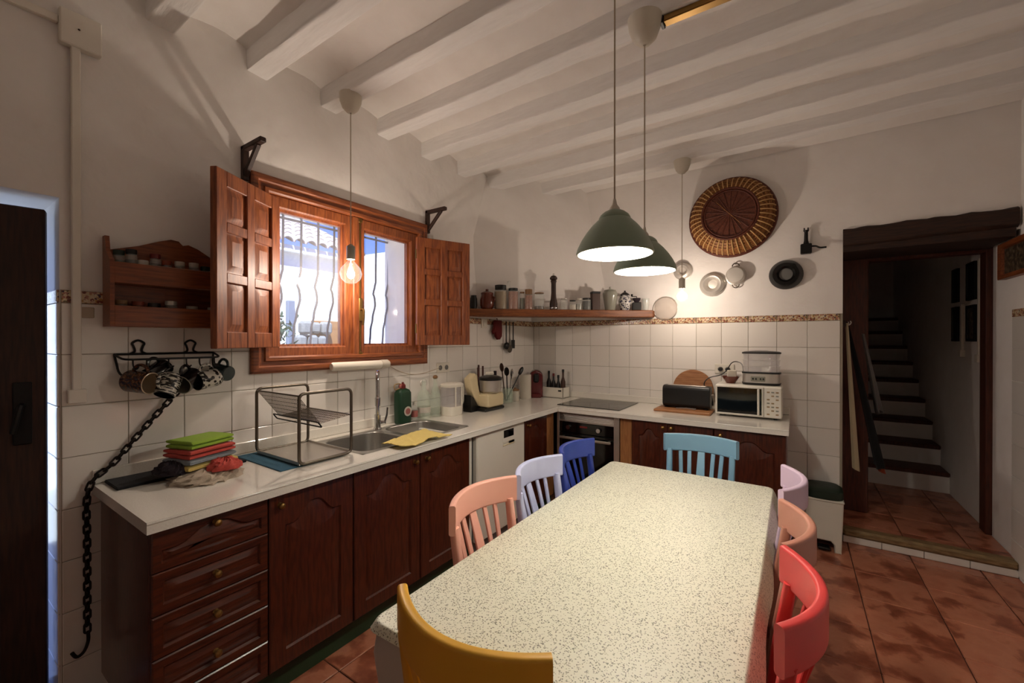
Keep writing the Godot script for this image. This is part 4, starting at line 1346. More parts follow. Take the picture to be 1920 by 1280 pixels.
	for x in [-0.030, 0.025]:
		put("plug", MB.new().lathe([Vector2(0, 0), Vector2(0.019, 0), Vector2(0.019, 0.02), Vector2(0.012, 0.036), Vector2(0, 0.036)], 14, Transform3D(Basis(Vector3.RIGHT, PI / 2), Vector3(x, -0.002, 0.010))), M.black_plastic, o)
	o = thing("power_lead", "black lead running from the wall socket down to the toaster", "cord", Vector3(1.93, 1.25, 0.05))
	put("cord", MB.new().tube(spline([Vector3(-0.005, 0.0, 0.0), Vector3(-0.05, -0.04, 0.03), Vector3(-0.14, -0.07, 0.05), Vector3(-0.17, -0.13, 0.08), Vector3(-0.11, -0.22, 0.10), Vector3(-0.095, -0.29, 0.13)], 6), 0.0045, 7), M.black_plastic, o)
	o = thing("power_lead", "black lead running from the wall socket up to the steamer", "cord", Vector3(1.93, 1.26, 0.05))
	put("cord", MB.new().tube(spline([Vector3(0.0, 0.0, 0.0), Vector3(0.03, 0.05, 0.03), Vector3(0.07, 0.065, 0.06), Vector3(0.115, 0.04, 0.09), Vector3(0.128, -0.05, 0.13)], 6), 0.004, 7), M.black_plastic, o)

func oval(w: float, d: float, y: float, n := 36) -> PackedVector3Array:
	var L := PackedVector3Array()
	for j in n:
		var a := TAU * j / n
		var c := cos(a)
		var s := sin(a)
		L.append(Vector3(signf(c) * pow(absf(c), 0.55) * w / 2, y, -signf(s) * pow(absf(s), 0.55) * d / 2))
	return L

# ------------------------------------------------------------------ things by the window side of the worktop
func folded(called: String, label: String, m: Material, at: Vector3, size: Vector3, yaw: float, layers: int, sd: int) -> void:
	var o := thing(called, label, "cloth", at, yaw, "")
	var noise := FastNoiseLite.new()
	noise.seed = sd
	noise.frequency = 6.0
	var h := size.y / layers
	for k in layers:
		var loops := []
		for i in 17:
			var t := i / 16.0
			var x := (t - 0.5) * size.x
			var pinch := 0.55 if i == 0 or i == 16 else (0.86 if i == 1 or i == 15 else 1.0)
			var L := PackedVector3Array()
			for q in rr(size.z * (0.97 - 0.03 * k), h * 0.98 * pinch, h * 0.46 * pinch, 4):
				var n := noise.get_noise_3d(x * 2.0, q.x * 2.0, q.y * 4.0 + k * 3.0)
				L.append(Vector3(x + 0.004 * n, h * (k + 0.5) + q.y + 0.006 * n * minf(1.0, h * 40.0), -q.x + 0.008 * n))
			loops.append(L)
		put("fold", MB.new().loft(loops, true, true), m, o, Vector3.ZERO, 70.0)

func crumpled(called: String, label: String, m: Material, at: Vector3, size: Vector3, yaw: float, sd: int) -> void:
	var o := thing(called, label, "cloth", at, yaw)
	var noise := FastNoiseLite.new()
	noise.seed = sd
	noise.frequency = 2.4
	var loops := []
	for i in 11:
		var a := PI * 0.5 * i / 10.0
		var L := PackedVector3Array()
		for j in 40:
			var b := TAU * j / 40.0
			var n := noise.get_noise_3d(cos(b) * 1.3, sin(b) * 1.3, a * 1.2) + 0.55 * noise.get_noise_3d(cos(b) * 4.0, sin(b) * 4.0, a * 3.0)
			var r := cos(a) * (1.0 + 0.22 * n)
			L.append(Vector3(cos(b) * r * size.x / 2, maxf(0.0, sin(a) * size.y * (1.0 + 0.35 * n)), -sin(b) * r * size.z / 2))
		loops.append(L)
	put("cloth", MB.new().loft(loops, true, true), m, o, Vector3.ZERO, 50.0)

func build_window_counter() -> void:
	var o := thing("slate_board", "long black slate board lying on the worktop beside the tiles", "board", Vector3(0.115, 0.912, 3.245), 0.0)
	put("slab", MB.new().span(Vector3(-0.085, 0, -0.235), Vector3(0.085, 0.012, 0.235), 0.004), M.navy, o)
	# pile of kitchen cloths
	crumpled("linen_cloth", "crumpled pale linen cloth at the bottom of the cloth pile", M.linen, Vector3(0.300, 0.912, 3.215), Vector3(0.25, 0.040, 0.26), 0.3, 3)
	crumpled("plum_cloth", "crumpled dark plum cloth at the open end of the cloth pile", M.plum, Vector3(0.235, 0.948, 3.320), Vector3(0.15, 0.045, 0.10), 0.4, 8)
	crumpled("coral_cloth", "crumpled coral red cloth on the front of the cloth pile", M.coral, Vector3(0.335, 0.948, 3.160), Vector3(0.13, 0.040, 0.13), 0.2, 12)
	folded("butter_towel", "folded butter yellow towel in the middle of the cloth pile", M.butter, Vector3(0.215, 0.953, 3.205), Vector3(0.17, 0.022, 0.22), 0.25, 1, 5)
	folded("grey_towel", "folded grey blue towel under the coral and wine towel", M.greyblue, Vector3(0.215, 0.976, 3.205), Vector3(0.16, 0.024, 0.215), 0.3, 1, 6)
	folded("wine_towel", "folded coral and wine towel just under the lime green one", M.coral, Vector3(0.212, 1.001, 3.205), Vector3(0.165, 0.036, 0.21), 0.28, 2, 7)
	folded("lime_towel", "folded lime green towel on top of the cloth pile", M.lime, Vector3(0.205, 1.038, 3.200), Vector3(0.15, 0.036, 0.20), 0.32, 2, 9)
	o = thing("drying_mat", "thin teal blue drying mat under the dish rack", "mat", Vector3(0.275, 0.912, 2.84))
	put("mat", MB.new().span(Vector3(-0.215, 0, -0.155), Vector3(0.215, 0.005, 0.160), 0.002), M.mat_blue, o)
	# dish rack of steel tube
	o = thing("dish_rack", "open steel tube dish rack with slanted mesh shelves on a blue mat", "dish rack", Vector3(0.30, 0.917, 2.783), PI / 2)
	for z in [-0.20, 0.20]:
		put("loop", MB.new().tube(soften([Vector3(-0.137, 0.008, z), Vector3(-0.137, 0.335, z), Vector3(0.137, 0.335, z), Vector3(0.137, 0.008, z)], 0.03, 5, true), 0.0075, 10, true), M.wire_steel, o)
	put("tray", MB.new().span(Vector3(-0.135, 0.004, -0.20), Vector3(0.135, 0.009, 0.20), 0.002).span(Vector3(-0.137, 0.004, -0.20), Vector3(-0.131, 0.020, 0.20), 0.001).span(Vector3(0.131, 0.004, -0.20), Vector3(0.137, 0.020, 0.20), 0.001), M.steel, o)
	for e in [[Vector3(-0.137, 0.325, 0), Vector3(-0.03, 0.185, 0)], [Vector3(0.137, 0.200, 0), Vector3(-0.03, 0.180, 0)]]:
		var mb := MB.new()
		mb.tube([e[0] + Vector3(0, 0, -0.20), e[0] + Vector3(0, 0, 0.20)], 0.004, 8)
		for k in 27:
			var z := -0.19 + 0.38 * k / 26.0
			mb.tube([e[0] + Vector3(0, 0, z), e[1] + Vector3(0, 0, z)], 0.0016, 5)
		for k in 5:
			var p: Vector3 = e[0].lerp(e[1], (k + 1) / 6.0)
			mb.tube([p + Vector3(0, 0, -0.19), p + Vector3(0, 0, 0.19)], 0.0014, 5)
		put("mesh_shelf", mb, M.wire_steel, o)
	put("trough", MB.new().tube(soften([Vector3(-0.05, 0.192, -0.21), Vector3(-0.05, 0.192, 0.21), Vector3(-0.03, 0.165, 0.21), Vector3(-0.03, 0.165, -0.21)], 0.008, 3, true), 0.0035, 8, true), M.black_iron, o)
	# yellow cloth on the front edge of the sink
	o = thing("yellow_cloth", "thin yellow cleaning cloth spread on the worktop edge in front of the sink", "cloth", Vector3(0.575, 0.915, 2.27))
	var rows := []
	var noise := FastNoiseLite.new()
	noise.seed = 4
	noise.frequency = 7.0
	for i in 13:
		var L := PackedVector3Array()
		for j in 19:
			var u := i / 12.0
			var v := j / 18.0
			var x := lerpf(-0.075, 0.085, u) + 0.018 * sin(v * 7.0) + (0.02 * v if u > 0.5 else -0.05 * v)
			L.append(Vector3(x, 0.010 + 0.010 * noise.get_noise_2d(u * 0.5, v) + 0.012 * absf(sin(v * 5.0 + u * 2.0)), lerpf(0.185, -0.18, v)))
		rows.append(L)
	put("cloth", MB.new().sheet(rows, 0.004), M.butter, o, Vector3.ZERO, 70.0)
	# washing-up liquid, bottles
	o = thing("soap_bottle", "big dark green washing up liquid bottle with a round label behind the sink", "bottle", Vector3(0.082, 0.912, 1.935), PI / 2)
	var sb := []
	for e in [[0.0, 0.104, 0.066], [0.006, 0.116, 0.076], [0.12, 0.122, 0.078], [0.215, 0.118, 0.076], [0.236, 0.088, 0.06], [0.246, 0.04, 0.036]]:
		sb.append(oval(e[1], e[2], e[0]))
	put("body", MB.new().loft(sb, true, true), M.soap_green, o, Vector3.ZERO, 50.0)
	put("cap", MB.new().lathe([Vector2(0.020, 0.246), Vector2(0.020, 0.268), Vector2(0.010, 0.272), Vector2(0.008, 0.29), Vector2(0, 0.29)], 14), M.lid_red, o)
	put("round_label", MB.new().prism(circle2(0.034, 24, Vector2(0.012, 0.085)), 0.036, 0.0405), M.label_white, o)
	put("emblem", MB.new().prism(circle2(0.022, 24, Vector2(0.012, 0.085)), 0.0405, 0.0412), M.label_pink, o)
	o = thing("dish_brush", "pink sponge brush with a looped handle resting on the green soap bottle", "brush", Vector3(0.075, 1.150, 1.995), PI / 2)
	put("sponge", MB.new().box(Vector3(0.06, 0.022, 0.0), Vector3(0.055, 0.035, 0.03), 0.009), M.label_pink, o)
	put("handle", MB.new().tube(soften([Vector3(-0.01, 0.0, 0.0), Vector3(-0.01, 0.042, 0.0), Vector3(0.05, 0.042, 0.0), Vector3(0.05, 0.01, 0.0)], 0.016, 4, true), 0.0045, 7, true), M.spice_pale, o)
	for e in [["glass_bottle", "squat clear glass bottle with a swing stopper beside the soap", Vector3(0.085, 0.912, 1.735), 0.050, 0.21, 0.30, true], ["glass_bottle", "slim clear glass bottle between the stoppered bottle and the jug", Vector3(0.090, 0.912, 1.618), 0.040, 0.22, 0.315, false]]:
		o = thing(e[0], e[1], "bottle", e[2])
		var r: float = e[3]
		put("glass", MB.new().lathe([Vector2(0, 0), Vector2(r * 0.9, 0), Vector2(r, 0.008), Vector2(r, e[4] - 0.05), Vector2(r * 0.75, e[4] - 0.015), Vector2(0.016, e[4] + 0.015), Vector2(0.015, e[5] - 0.03), Vector2(0.018, e[5] - 0.025), Vector2(0.014, e[5] - 0.02)], 24), M.green_glass, o, Vector3.ZERO, 50.0)
		put("stopper", MB.new().ball(Vector3(0, e[5] - 0.012, 0), Vector3(0.020, 0.016, 0.020), 8, 14), M.clear_glass if e[6] else M.lid_cork, o)
		if e[6]:
			put("wire", MB.new().tube(arc(Vector3(0, e[5] - 0.035, 0), 0.032, -0.6, PI + 0.6, 12, Vector3.FORWARD, Vector3.UP), 0.003, 6), M.tin, o)
			put("label", MB.new().lathe([Vector2(r + 0.0008, 0.05), Vector2(r + 0.0008, 0.09)], 24), M.label_white, o)
	o = thing("small_soap_bottle", "small clear hand soap bottle with a pink label between two bigger bottles", "bottle", Vector3(0.085, 0.912, 1.832))
	put("body", MB.new().lathe([Vector2(0, 0), Vector2(0.026, 0), Vector2(0.028, 0.006), Vector2(0.027, 0.10), Vector2(0.012, 0.115), Vector2(0, 0.115)], 18), M.clear_glass, o)
	put("label", MB.new().lathe([Vector2(0.0284, 0.03), Vector2(0.0280, 0.075)], 18), M.label_pink, o)
	put("cap", MB.new().lathe([Vector2(0.011, 0.115), Vector2(0.011, 0.135), Vector2(0, 0.136)], 12), M.label_white, o)
	# water jug
	o = thing("filter_jug", "white and clear plastic water jug with a looped handle", "jug", Vector3(0.145, 0.912, 1.490), PI / 2)
	put("base", MB.new().loft([oval(0.150, 0.120, 0.0), oval(0.158, 0.126, 0.006), oval(0.164, 0.130, 0.066), oval(0.160, 0.126, 0.070)], true, true), M.white_plastic, o)
	put("tank", MB.new().loft([oval(0.160, 0.126, 0.070), oval(0.172, 0.134, 0.225), oval(0.166, 0.128, 0.224), oval(0.154, 0.12, 0.073)], false, true), M.smoke_plastic, o)
	put("lid", MB.new().loft([oval(0.174, 0.138, 0.222), oval(0.182, 0.142, 0.240), oval(0.15, 0.11, 0.252)], true, true), M.white_plastic, o)
	for x in [-0.03, 0.04]:
		put("stripe", MB.new().span(Vector3(x - 0.006, 0.07, 0.0655), Vector3(x + 0.006, 0.225, 0.0695), 0.001), M.white_plastic, o)
	put("handle", MB.new().tube(soften([Vector3(0.08, 0.235, 0), Vector3(0.135, 0.22, 0), Vector3(0.130, 0.07, 0), Vector3(0.078, 0.05, 0)], 0.04, 5), 0.010, 9), M.white_plastic, o)
	# strip lamp under the window frame with its lead to the socket
	o = thing("under_window_lamp", "white tube lamp fixed below the window frame over the sink", "strip light", Vector3(0.036, 1.338, 2.262), PI / 2)
	put("tube", MB.new().loft([tube_loop(-0.215, 0.020, 0.026), tube_loop(-0.205, 0.026, 0.034), tube_loop(0.150, 0.026, 0.034)], true, true), M.white_plastic, o)
	put("end_cap", MB.new().loft([tube_loop(0.151, 0.028, 0.037), tube_loop(0.205, 0.028, 0.037), tube_loop(0.222, 0.018, 0.024)], true, true), M.paper, o)
	o = thing("lamp_lead", "thin white lead drooping from the tube lamp to the wall socket", "cord", Vector3(0.02, 1.345, 2.045), PI / 2)
	put("cord", MB.new().tube(spline([Vector3(0, 0, 0.02), Vector3(0.10, -0.055, 0.0), Vector3(0.25, -0.10, 0.0), Vector3(0.40, -0.095, 0.0), Vector3(0.555, -0.065, 0.0)], 6), 0.003, 6), M.cord_white, o)
	o = thing("wall_socket", "double white socket in the tiles beside the window frame", "socket", Vector3(0.007, 1.277, 1.447), PI / 2)
	put("plate", MB.new().box(Vector3(0, 0, 0.004), Vector3(0.15, 0.08, 0.008), 0.003), M.white_plastic, o)
	for x in [-0.036, 0.036]:
		put("outlet", MB.new().lathe([Vector2(0.0, 0.0), Vector2(0.020, 0.0), Vector2(0.020, 0.003), Vector2(0, 0.003)], 16, Transform3D(Basis(Vector3.RIGHT, PI / 2), Vector3(x, 0, 0.007))), M.grey_plastic, o)

func tube_loop(x: float, rz: float, ry: float) -> PackedVector3Array:
	var L := PackedVector3Array()
	for j in 14:
		var a := TAU * j / 14
		L.append(Vector3(x, sin(a) * ry * 0.8, 0.026 - cos(a) * rz * 0.95))
	return L

# ------------------------------------------------------------------ things in the corner of the worktop
func build_corner_counter() -> void:
	var o := thing("food_processor", "cream food processor with a steel bowl and black foot", "food processor", Vector3(0.215, 0.912, 1.150), PI / 2)
	var arm := PackedVector2Array([Vector2(-0.20, 0.275), Vector2(-0.13, 0.315), Vector2(-0.095, 0.30), Vector2(-0.085, 0.22), Vector2(-0.065, 0.148), Vector2(0.135, 0.142), Vector2(0.150, 0.125), Vector2(0.150, 0.045), Vector2(0.10, 0.024), Vector2(0.0, 0.016), Vector2(-0.09, 0.045), Vector2(-0.15, 0.12), Vector2(-0.185, 0.20)])
	put("body", MB.new().prism(arm, -0.075, 0.0, Transform3D.IDENTITY, 0.012).box(Vector3(0.035, 0.084, 0.02), Vector3(0.23, 0.118, 0.15), 0.018), M.cream_plastic, o, Vector3.ZERO, 50.0)
	var foot := PackedVector2Array([Vector2(-0.185, 0.0), Vector2(0.14, 0.0), Vector2(0.155, 0.03), Vector2(0.0, 0.014), Vector2(-0.095, 0.042), Vector2(-0.155, 0.12), Vector2(-0.19, 0.14)])
	put("foot", MB.new().prism(foot, -0.085, 0.0, Transform3D.IDENTITY, 0.0).box(Vector3(0.02, 0.013, 0.015), Vector3(0.27, 0.026, 0.16), 0.008), M.black_plastic, o)
	put("bowl", MB.new().lathe([Vector2(0, 0.145), Vector2(0.072, 0.145), Vector2(0.088, 0.16), Vector2(0.096, 0.255), Vector2(0.092, 0.255), Vector2(0.084, 0.165), Vector2(0, 0.152)], 30, Transform3D(Basis.IDENTITY, Vector3(0.035, 0, 0.03))), M.steel, o)
	var lid := put("lid", MB.new().lathe([Vector2(0.098, 0.250), Vector2(0.100, 0.272), Vector2(0.065, 0.286), Vector2(0.0, 0.290)], 30, Transform3D(Basis.IDENTITY, Vector3(0.035, 0, 0.03))), M.black_plastic, o)
	put("feed_tube", MB.new().box(Vector3(0.05, 0.303, 0.01), Vector3(0.07, 0.03, 0.05), 0.008), M.white_plastic, lid)
	# knife block behind it
	o = thing("knife_block", "dark wooden knife block with brown handles behind the food processor", "knife block", Vector3(0.085, 0.912, 1.045), PI / 2)
	put("block", MB.new().prism(PackedVector2Array([Vector2(-0.06, 0), Vector2(0.06, 0), Vector2(0.06, 0.22), Vector2(-0.06, 0.22)]), -0.05, 0.05, Transform3D.IDENTITY, 0.005), M.old_wood, o)
	for e in [[-0.04, 0.0, 0.13], [-0.012, -0.015, 0.15], [0.016, 0.01, 0.14], [0.042, -0.01, 0.11]]:
		put("knife_handle", MB.new().box(Vector3(e[0], 0.22 + e[2] / 2, e[1]), Vector3(0.020, e[2], 0.014), 0.005), M.frame_wood if e[0] < 0.03 else M.black_plastic, o)
	o = thing("oil_bottle", "dark blue glass bottle beside the food processor", "bottle", Vector3(0.14, 0.912, 0.905))
	put("glass", MB.new().lathe([Vector2(0, 0), Vector2(0.040, 0), Vector2(0.042, 0.01), Vector2(0.042, 0.20), Vector2(0.034, 0.235), Vector2(0.014, 0.265), Vector2(0.014, 0.31), Vector2(0, 0.31)], 20), M.plum, o)
	# jar of utensils
	o = thing("utensil_jar", "green glass jar holding kitchen utensils in the corner", "jar", Vector3(0.165, 0.912, 0.742))
	put("jar", MB.new().lathe([Vector2(0, 0), Vector2(0.046, 0), Vector2(0.050, 0.008), Vector2(0.050, 0.14), Vector2(0.047, 0.14), Vector2(0.046, 0.012), Vector2(0, 0.008)], 24), M.green_glass, o)
	var k := 0
	for e in [["wooden_spoon", "wooden spoon standing in the green utensil jar", M.spice_brown, Vector3(-0.02, 0.02, 0.01), Vector3(-0.035, 0.30, 0.04), 0.024], ["spatula", "black spatula standing upright in the green utensil jar", M.black_plastic, Vector3(0.0, 0.02, 0.0), Vector3(-0.01, 0.26, 0.0), 0.030], ["serving_spoon", "black serving spoon leaning out of the green utensil jar", M.black_plastic, Vector3(0.0, 0.02, 0.02), Vector3(0.10, 0.27, -0.05), 0.022], ["steel_whisk", "steel whisk leaning in the green utensil jar", M.chrome, Vector3(0.01, 0.02, -0.01), Vector3(0.05, 0.25, 0.01), 0.018]]:
		var u := thing(e[0], e[1], "utensil", Vector3(0.165, 0.916, 0.742))
		put("handle", MB.new().tube([e[3], e[4]], 0.006, 7), e[2], u)
		var d: Vector3 = (e[4] - e[3]).normalized()
		var bs := Basis(d.cross(Vector3.FORWARD).normalized(), d, d.cross(Vector3.FORWARD).normalized().cross(d))
		var hd := MB.new().ball(Vector3.ZERO, Vector3(e[5], 0.042, 0.009), 8, 14)
		var h := put("head", hd, e[2], u, e[4] + d * 0.03)
		h.basis = bs
	o = thing("white_pot", "small white lidded pot beside the utensil jar", "pot", Vector3(0.150, 0.912, 0.590))
	put("pot", MB.new().lathe([Vector2(0, 0), Vector2(0.036, 0), Vector2(0.040, 0.01), Vector2(0.040, 0.095), Vector2(0.034, 0.10), Vector2(0, 0.10)], 22), M.ceramic_white, o)
	put("lid", MB.new().lathe([Vector2(0.038, 0.10), Vector2(0.038, 0.112), Vector2(0.012, 0.12), Vector2(0.010, 0.13), Vector2(0, 0.132)], 22), M.lid_cork, o)
	o = thing("paper_roll", "standing roll of white kitchen paper in the worktop corner", "paper roll", Vector3(0.135, 0.912, 0.378))
	put("roll", MB.new().lathe([Vector2(0.020, 0), Vector2(0.056, 0), Vector2(0.057, 0.004), Vector2(0.057, 0.236), Vector2(0.056, 0.24), Vector2(0.020, 0.24), Vector2(0.020, 0.0)], 28), M.paper, o)
	o = thing("coffee_machine", "small red capsule coffee machine in the corner", "coffee machine", Vector3(0.150, 0.912, 0.195), 0.55)
	var cf := PackedVector2Array()
	for p in [Vector2(-0.068, 0.0), Vector2(0.068, 0.0), Vector2(0.068, 0.22)]:
		cf.append(p)
	for i in range(1, 9):
		var a := PI * i / 9.0
		cf.append(Vector2(cos(a) * 0.068, 0.22 + sin(a) * 0.058))
	cf.append(Vector2(-0.068, 0.22))
	put("body", MB.new().prism(cf, -0.10, 0.07, Transform3D.IDENTITY, 0.010), M.red_gloss, o, Vector3.ZERO, 50.0)
	put("brew_head", MB.new().box(Vector3(0, 0.20, 0.085), Vector3(0.055, 0.09, 0.05), 0.012), M.black_plastic, o)
	put("drip_tray", MB.new().box(Vector3(0, 0.02, 0.09), Vector3(0.10, 0.04, 0.06), 0.006), M.red_gloss, o)
	# box of oil bottles
	o = thing("condiment_box", "white open box holding oil and vinegar bottles next to the hob", "box", Vector3(0.334, 0.912, 0.115))
	put("box", ring_box(0.255, 0.150, 0.105, 0.006), M.white_enamel, o)
	put("hand_hole", MB.new().box(Vector3(0.09, 0.075, 0.0755), Vector3(0.035, 0.016, 0.002), 0.0), M.black_plastic, o)
	k = 0
	for e in [[-0.075, 0.26, "dark oil bottle at the corner end of the white condiment box"], [-0.02, 0.235, "dark vinegar bottle second in the white condiment box"], [0.035, 0.22, "short sauce bottle third in the white condiment box"], [0.09, 0.28, "tall slim oil bottle at the hob end of the white condiment box"]]:
		var b := thing("condiment_bottle", e[2], "bottle", Vector3(0.334 + e[0], 0.920, 0.115), 0.0, "bottles in the condiment box")
		put("glass", MB.new().lathe([Vector2(0, 0), Vector2(0.022, 0), Vector2(0.024, 0.006), Vector2(0.024, e[1] * 0.55), Vector2(0.010, e[1] * 0.72), Vector2(0.010, e[1] - 0.02), Vector2(0, e[1] - 0.02)], 16), M.spice_dark if k != 3 else M.spice_brown, b)
		put("cap", MB.new().lathe([Vector2(0.012, e[1] - 0.03), Vector2(0.012, e[1]), Vector2(0, e[1])], 12), M.lid_black if k != 1 else M.lid_red, b)
		k += 1
	# hanging under the mantel on the window wall
	o = thing("light_switch", "white switch plate in the tiles under the mantel shelf", "switch", Vector3(0.007, 1.655, 0.90), PI / 2)
	put("plate", MB.new().box(Vector3(0, 0, 0.005), Vector3(0.085, 0.085, 0.010), 0.003), M.white_plastic, o)
	put("rocker", MB.new().box(Vector3(0, 0, 0.012), Vector3(0.04, 0.055, 0.006), 0.002), M.white_enamel, o)
	o = thing("utensil_rail", "thin steel rail with hooks under the mantel shelf", "rail", Vector3(0.008, 1.690, 0.62), PI / 2)
	put("rail", MB.new().tube([Vector3(-0.20, 0, 0.028), Vector3(0.22, 0, 0.028)], 0.005, 8).tube([Vector3(-0.19, 0, 0), Vector3(-0.19, 0, 0.028)], 0.004, 6).tube([Vector3(0.21, 0, 0), Vector3(0.21, 0, 0.028)], 0.004, 6), M.steel, o)
	o = thing("oven_mitt", "dark red oven mitt hanging under the mantel shelf", "oven mitt", Vector3(0.030, 1.505, 0.735), PI / 2)
	var mt := PackedVector2Array([Vector2(-0.055, 0.185), Vector2(0.055, 0.185), Vector2(0.062, 0.09), Vector2(0.058, 0.03), Vector2(0.03, 0.002), Vector2(-0.01, 0.0), Vector2(-0.04, 0.03), Vector2(-0.05, 0.07), Vector2(-0.075, 0.05), Vector2(-0.088, 0.075), Vector2(-0.062, 0.12)])
	put("mitt", MB.new().prism(mt, 0.0, 0.030, Transform3D.IDENTITY, 0.008), M.red_cloth, o, Vector3.ZERO, 60.0)
	put("loop", MB.new().tube([Vector3(0.0, 0.18, 0.012), Vector3(0.004, 0.205, 0.006), Vector3(-0.004, 0.205, 0.004), Vector3(0.0, 0.18, 0.014)], 0.003, 6), M.red_cloth, o)
	for e in [["ladle", "black ladle hanging next to the red oven mitt", 0.585, 0.27, "bowl"], ["slotted_spoon", "steel slotted spoon hanging between two black utensils", 0.525, 0.30, "disc"], ["turner", "black slotted turner hanging last on the utensil rail", 0.462, 0.26, "blade"]]:
		var u := thing(e[0], e[1], "utensil", Vector3(0.034, 1.685 - e[3], e[2]), PI / 2)
		var mm: Material = M.black_plastic if e[4] != "disc" else M.wire_steel
		put("handle", MB.new().tube([Vector3(0, 0.05, 0.006), Vector3(0, e[3], 0.006)], 0.006, 8), mm, u)
		match e[4]:
			"bowl":
				put("head", MB.new().ball(Vector3(0, 0.03, 0.012), Vector3(0.038, 0.036, 0.020)), mm, u)
			"disc":
				put("head", MB.new().ball(Vector3(0, 0.03, 0.008), Vector3(0.042, 0.040, 0.008)), mm, u)
			"blade":
				put("head", MB.new().box(Vector3(0, 0.035, 0.006), Vector3(0.06, 0.085, 0.005), 0.002), mm, u)

# open box with walls
func ring_box(w: float, d: float, h: float, t: float) -> MB:
	return MB.new().span(Vector3(-w / 2, 0, -d / 2), Vector3(w / 2, t, d / 2)).span(Vector3(-w / 2, 0, -d / 2), Vector3(-w / 2 + t, h, d / 2), 0.001).span(Vector3(w / 2 - t, 0, -d / 2), Vector3(w / 2, h, d / 2), 0.001).span(Vector3(-w / 2, 0, -d / 2), Vector3(w / 2, h, -d / 2 + t), 0.001).span(Vector3(-w / 2, 0, d / 2 - t), Vector3(w / 2, h, d / 2), 0.001)

# ------------------------------------------------------------------ things on the mantel
func jar(called: String, label: String, at: Vector3, r: float, h: float, fill: Material, lid: Material, full := 0.85, lid_h := 0.018, grp := "jars along the mantel shelf") -> Node3D:
	var o := thing(called, label, "jar", at, 0.0, grp)
	put("glass", MB.new().lathe([Vector2(0, 0), Vector2(r * 0.94, 0), Vector2(r, 0.006), Vector2(r, h - lid_h - 0.012), Vector2(r * 0.86, h - lid_h)], 22), M.clear_glass, o)
	if fill:
		put("contents", MB.new().lathe([Vector2(0, 0.003), Vector2(r * 0.93, 0.003), Vector2(r * 0.93, (h - lid_h) * full), Vector2(0, (h - lid_h) * full)], 20), fill, o)
	if lid:
		put("lid", MB.new().lathe([Vector2(r * 0.9, h - lid_h), Vector2(r * 0.92, h - 0.003), Vector2(r * 0.88, h), Vector2(0, h)], 22), lid, o)
	return o

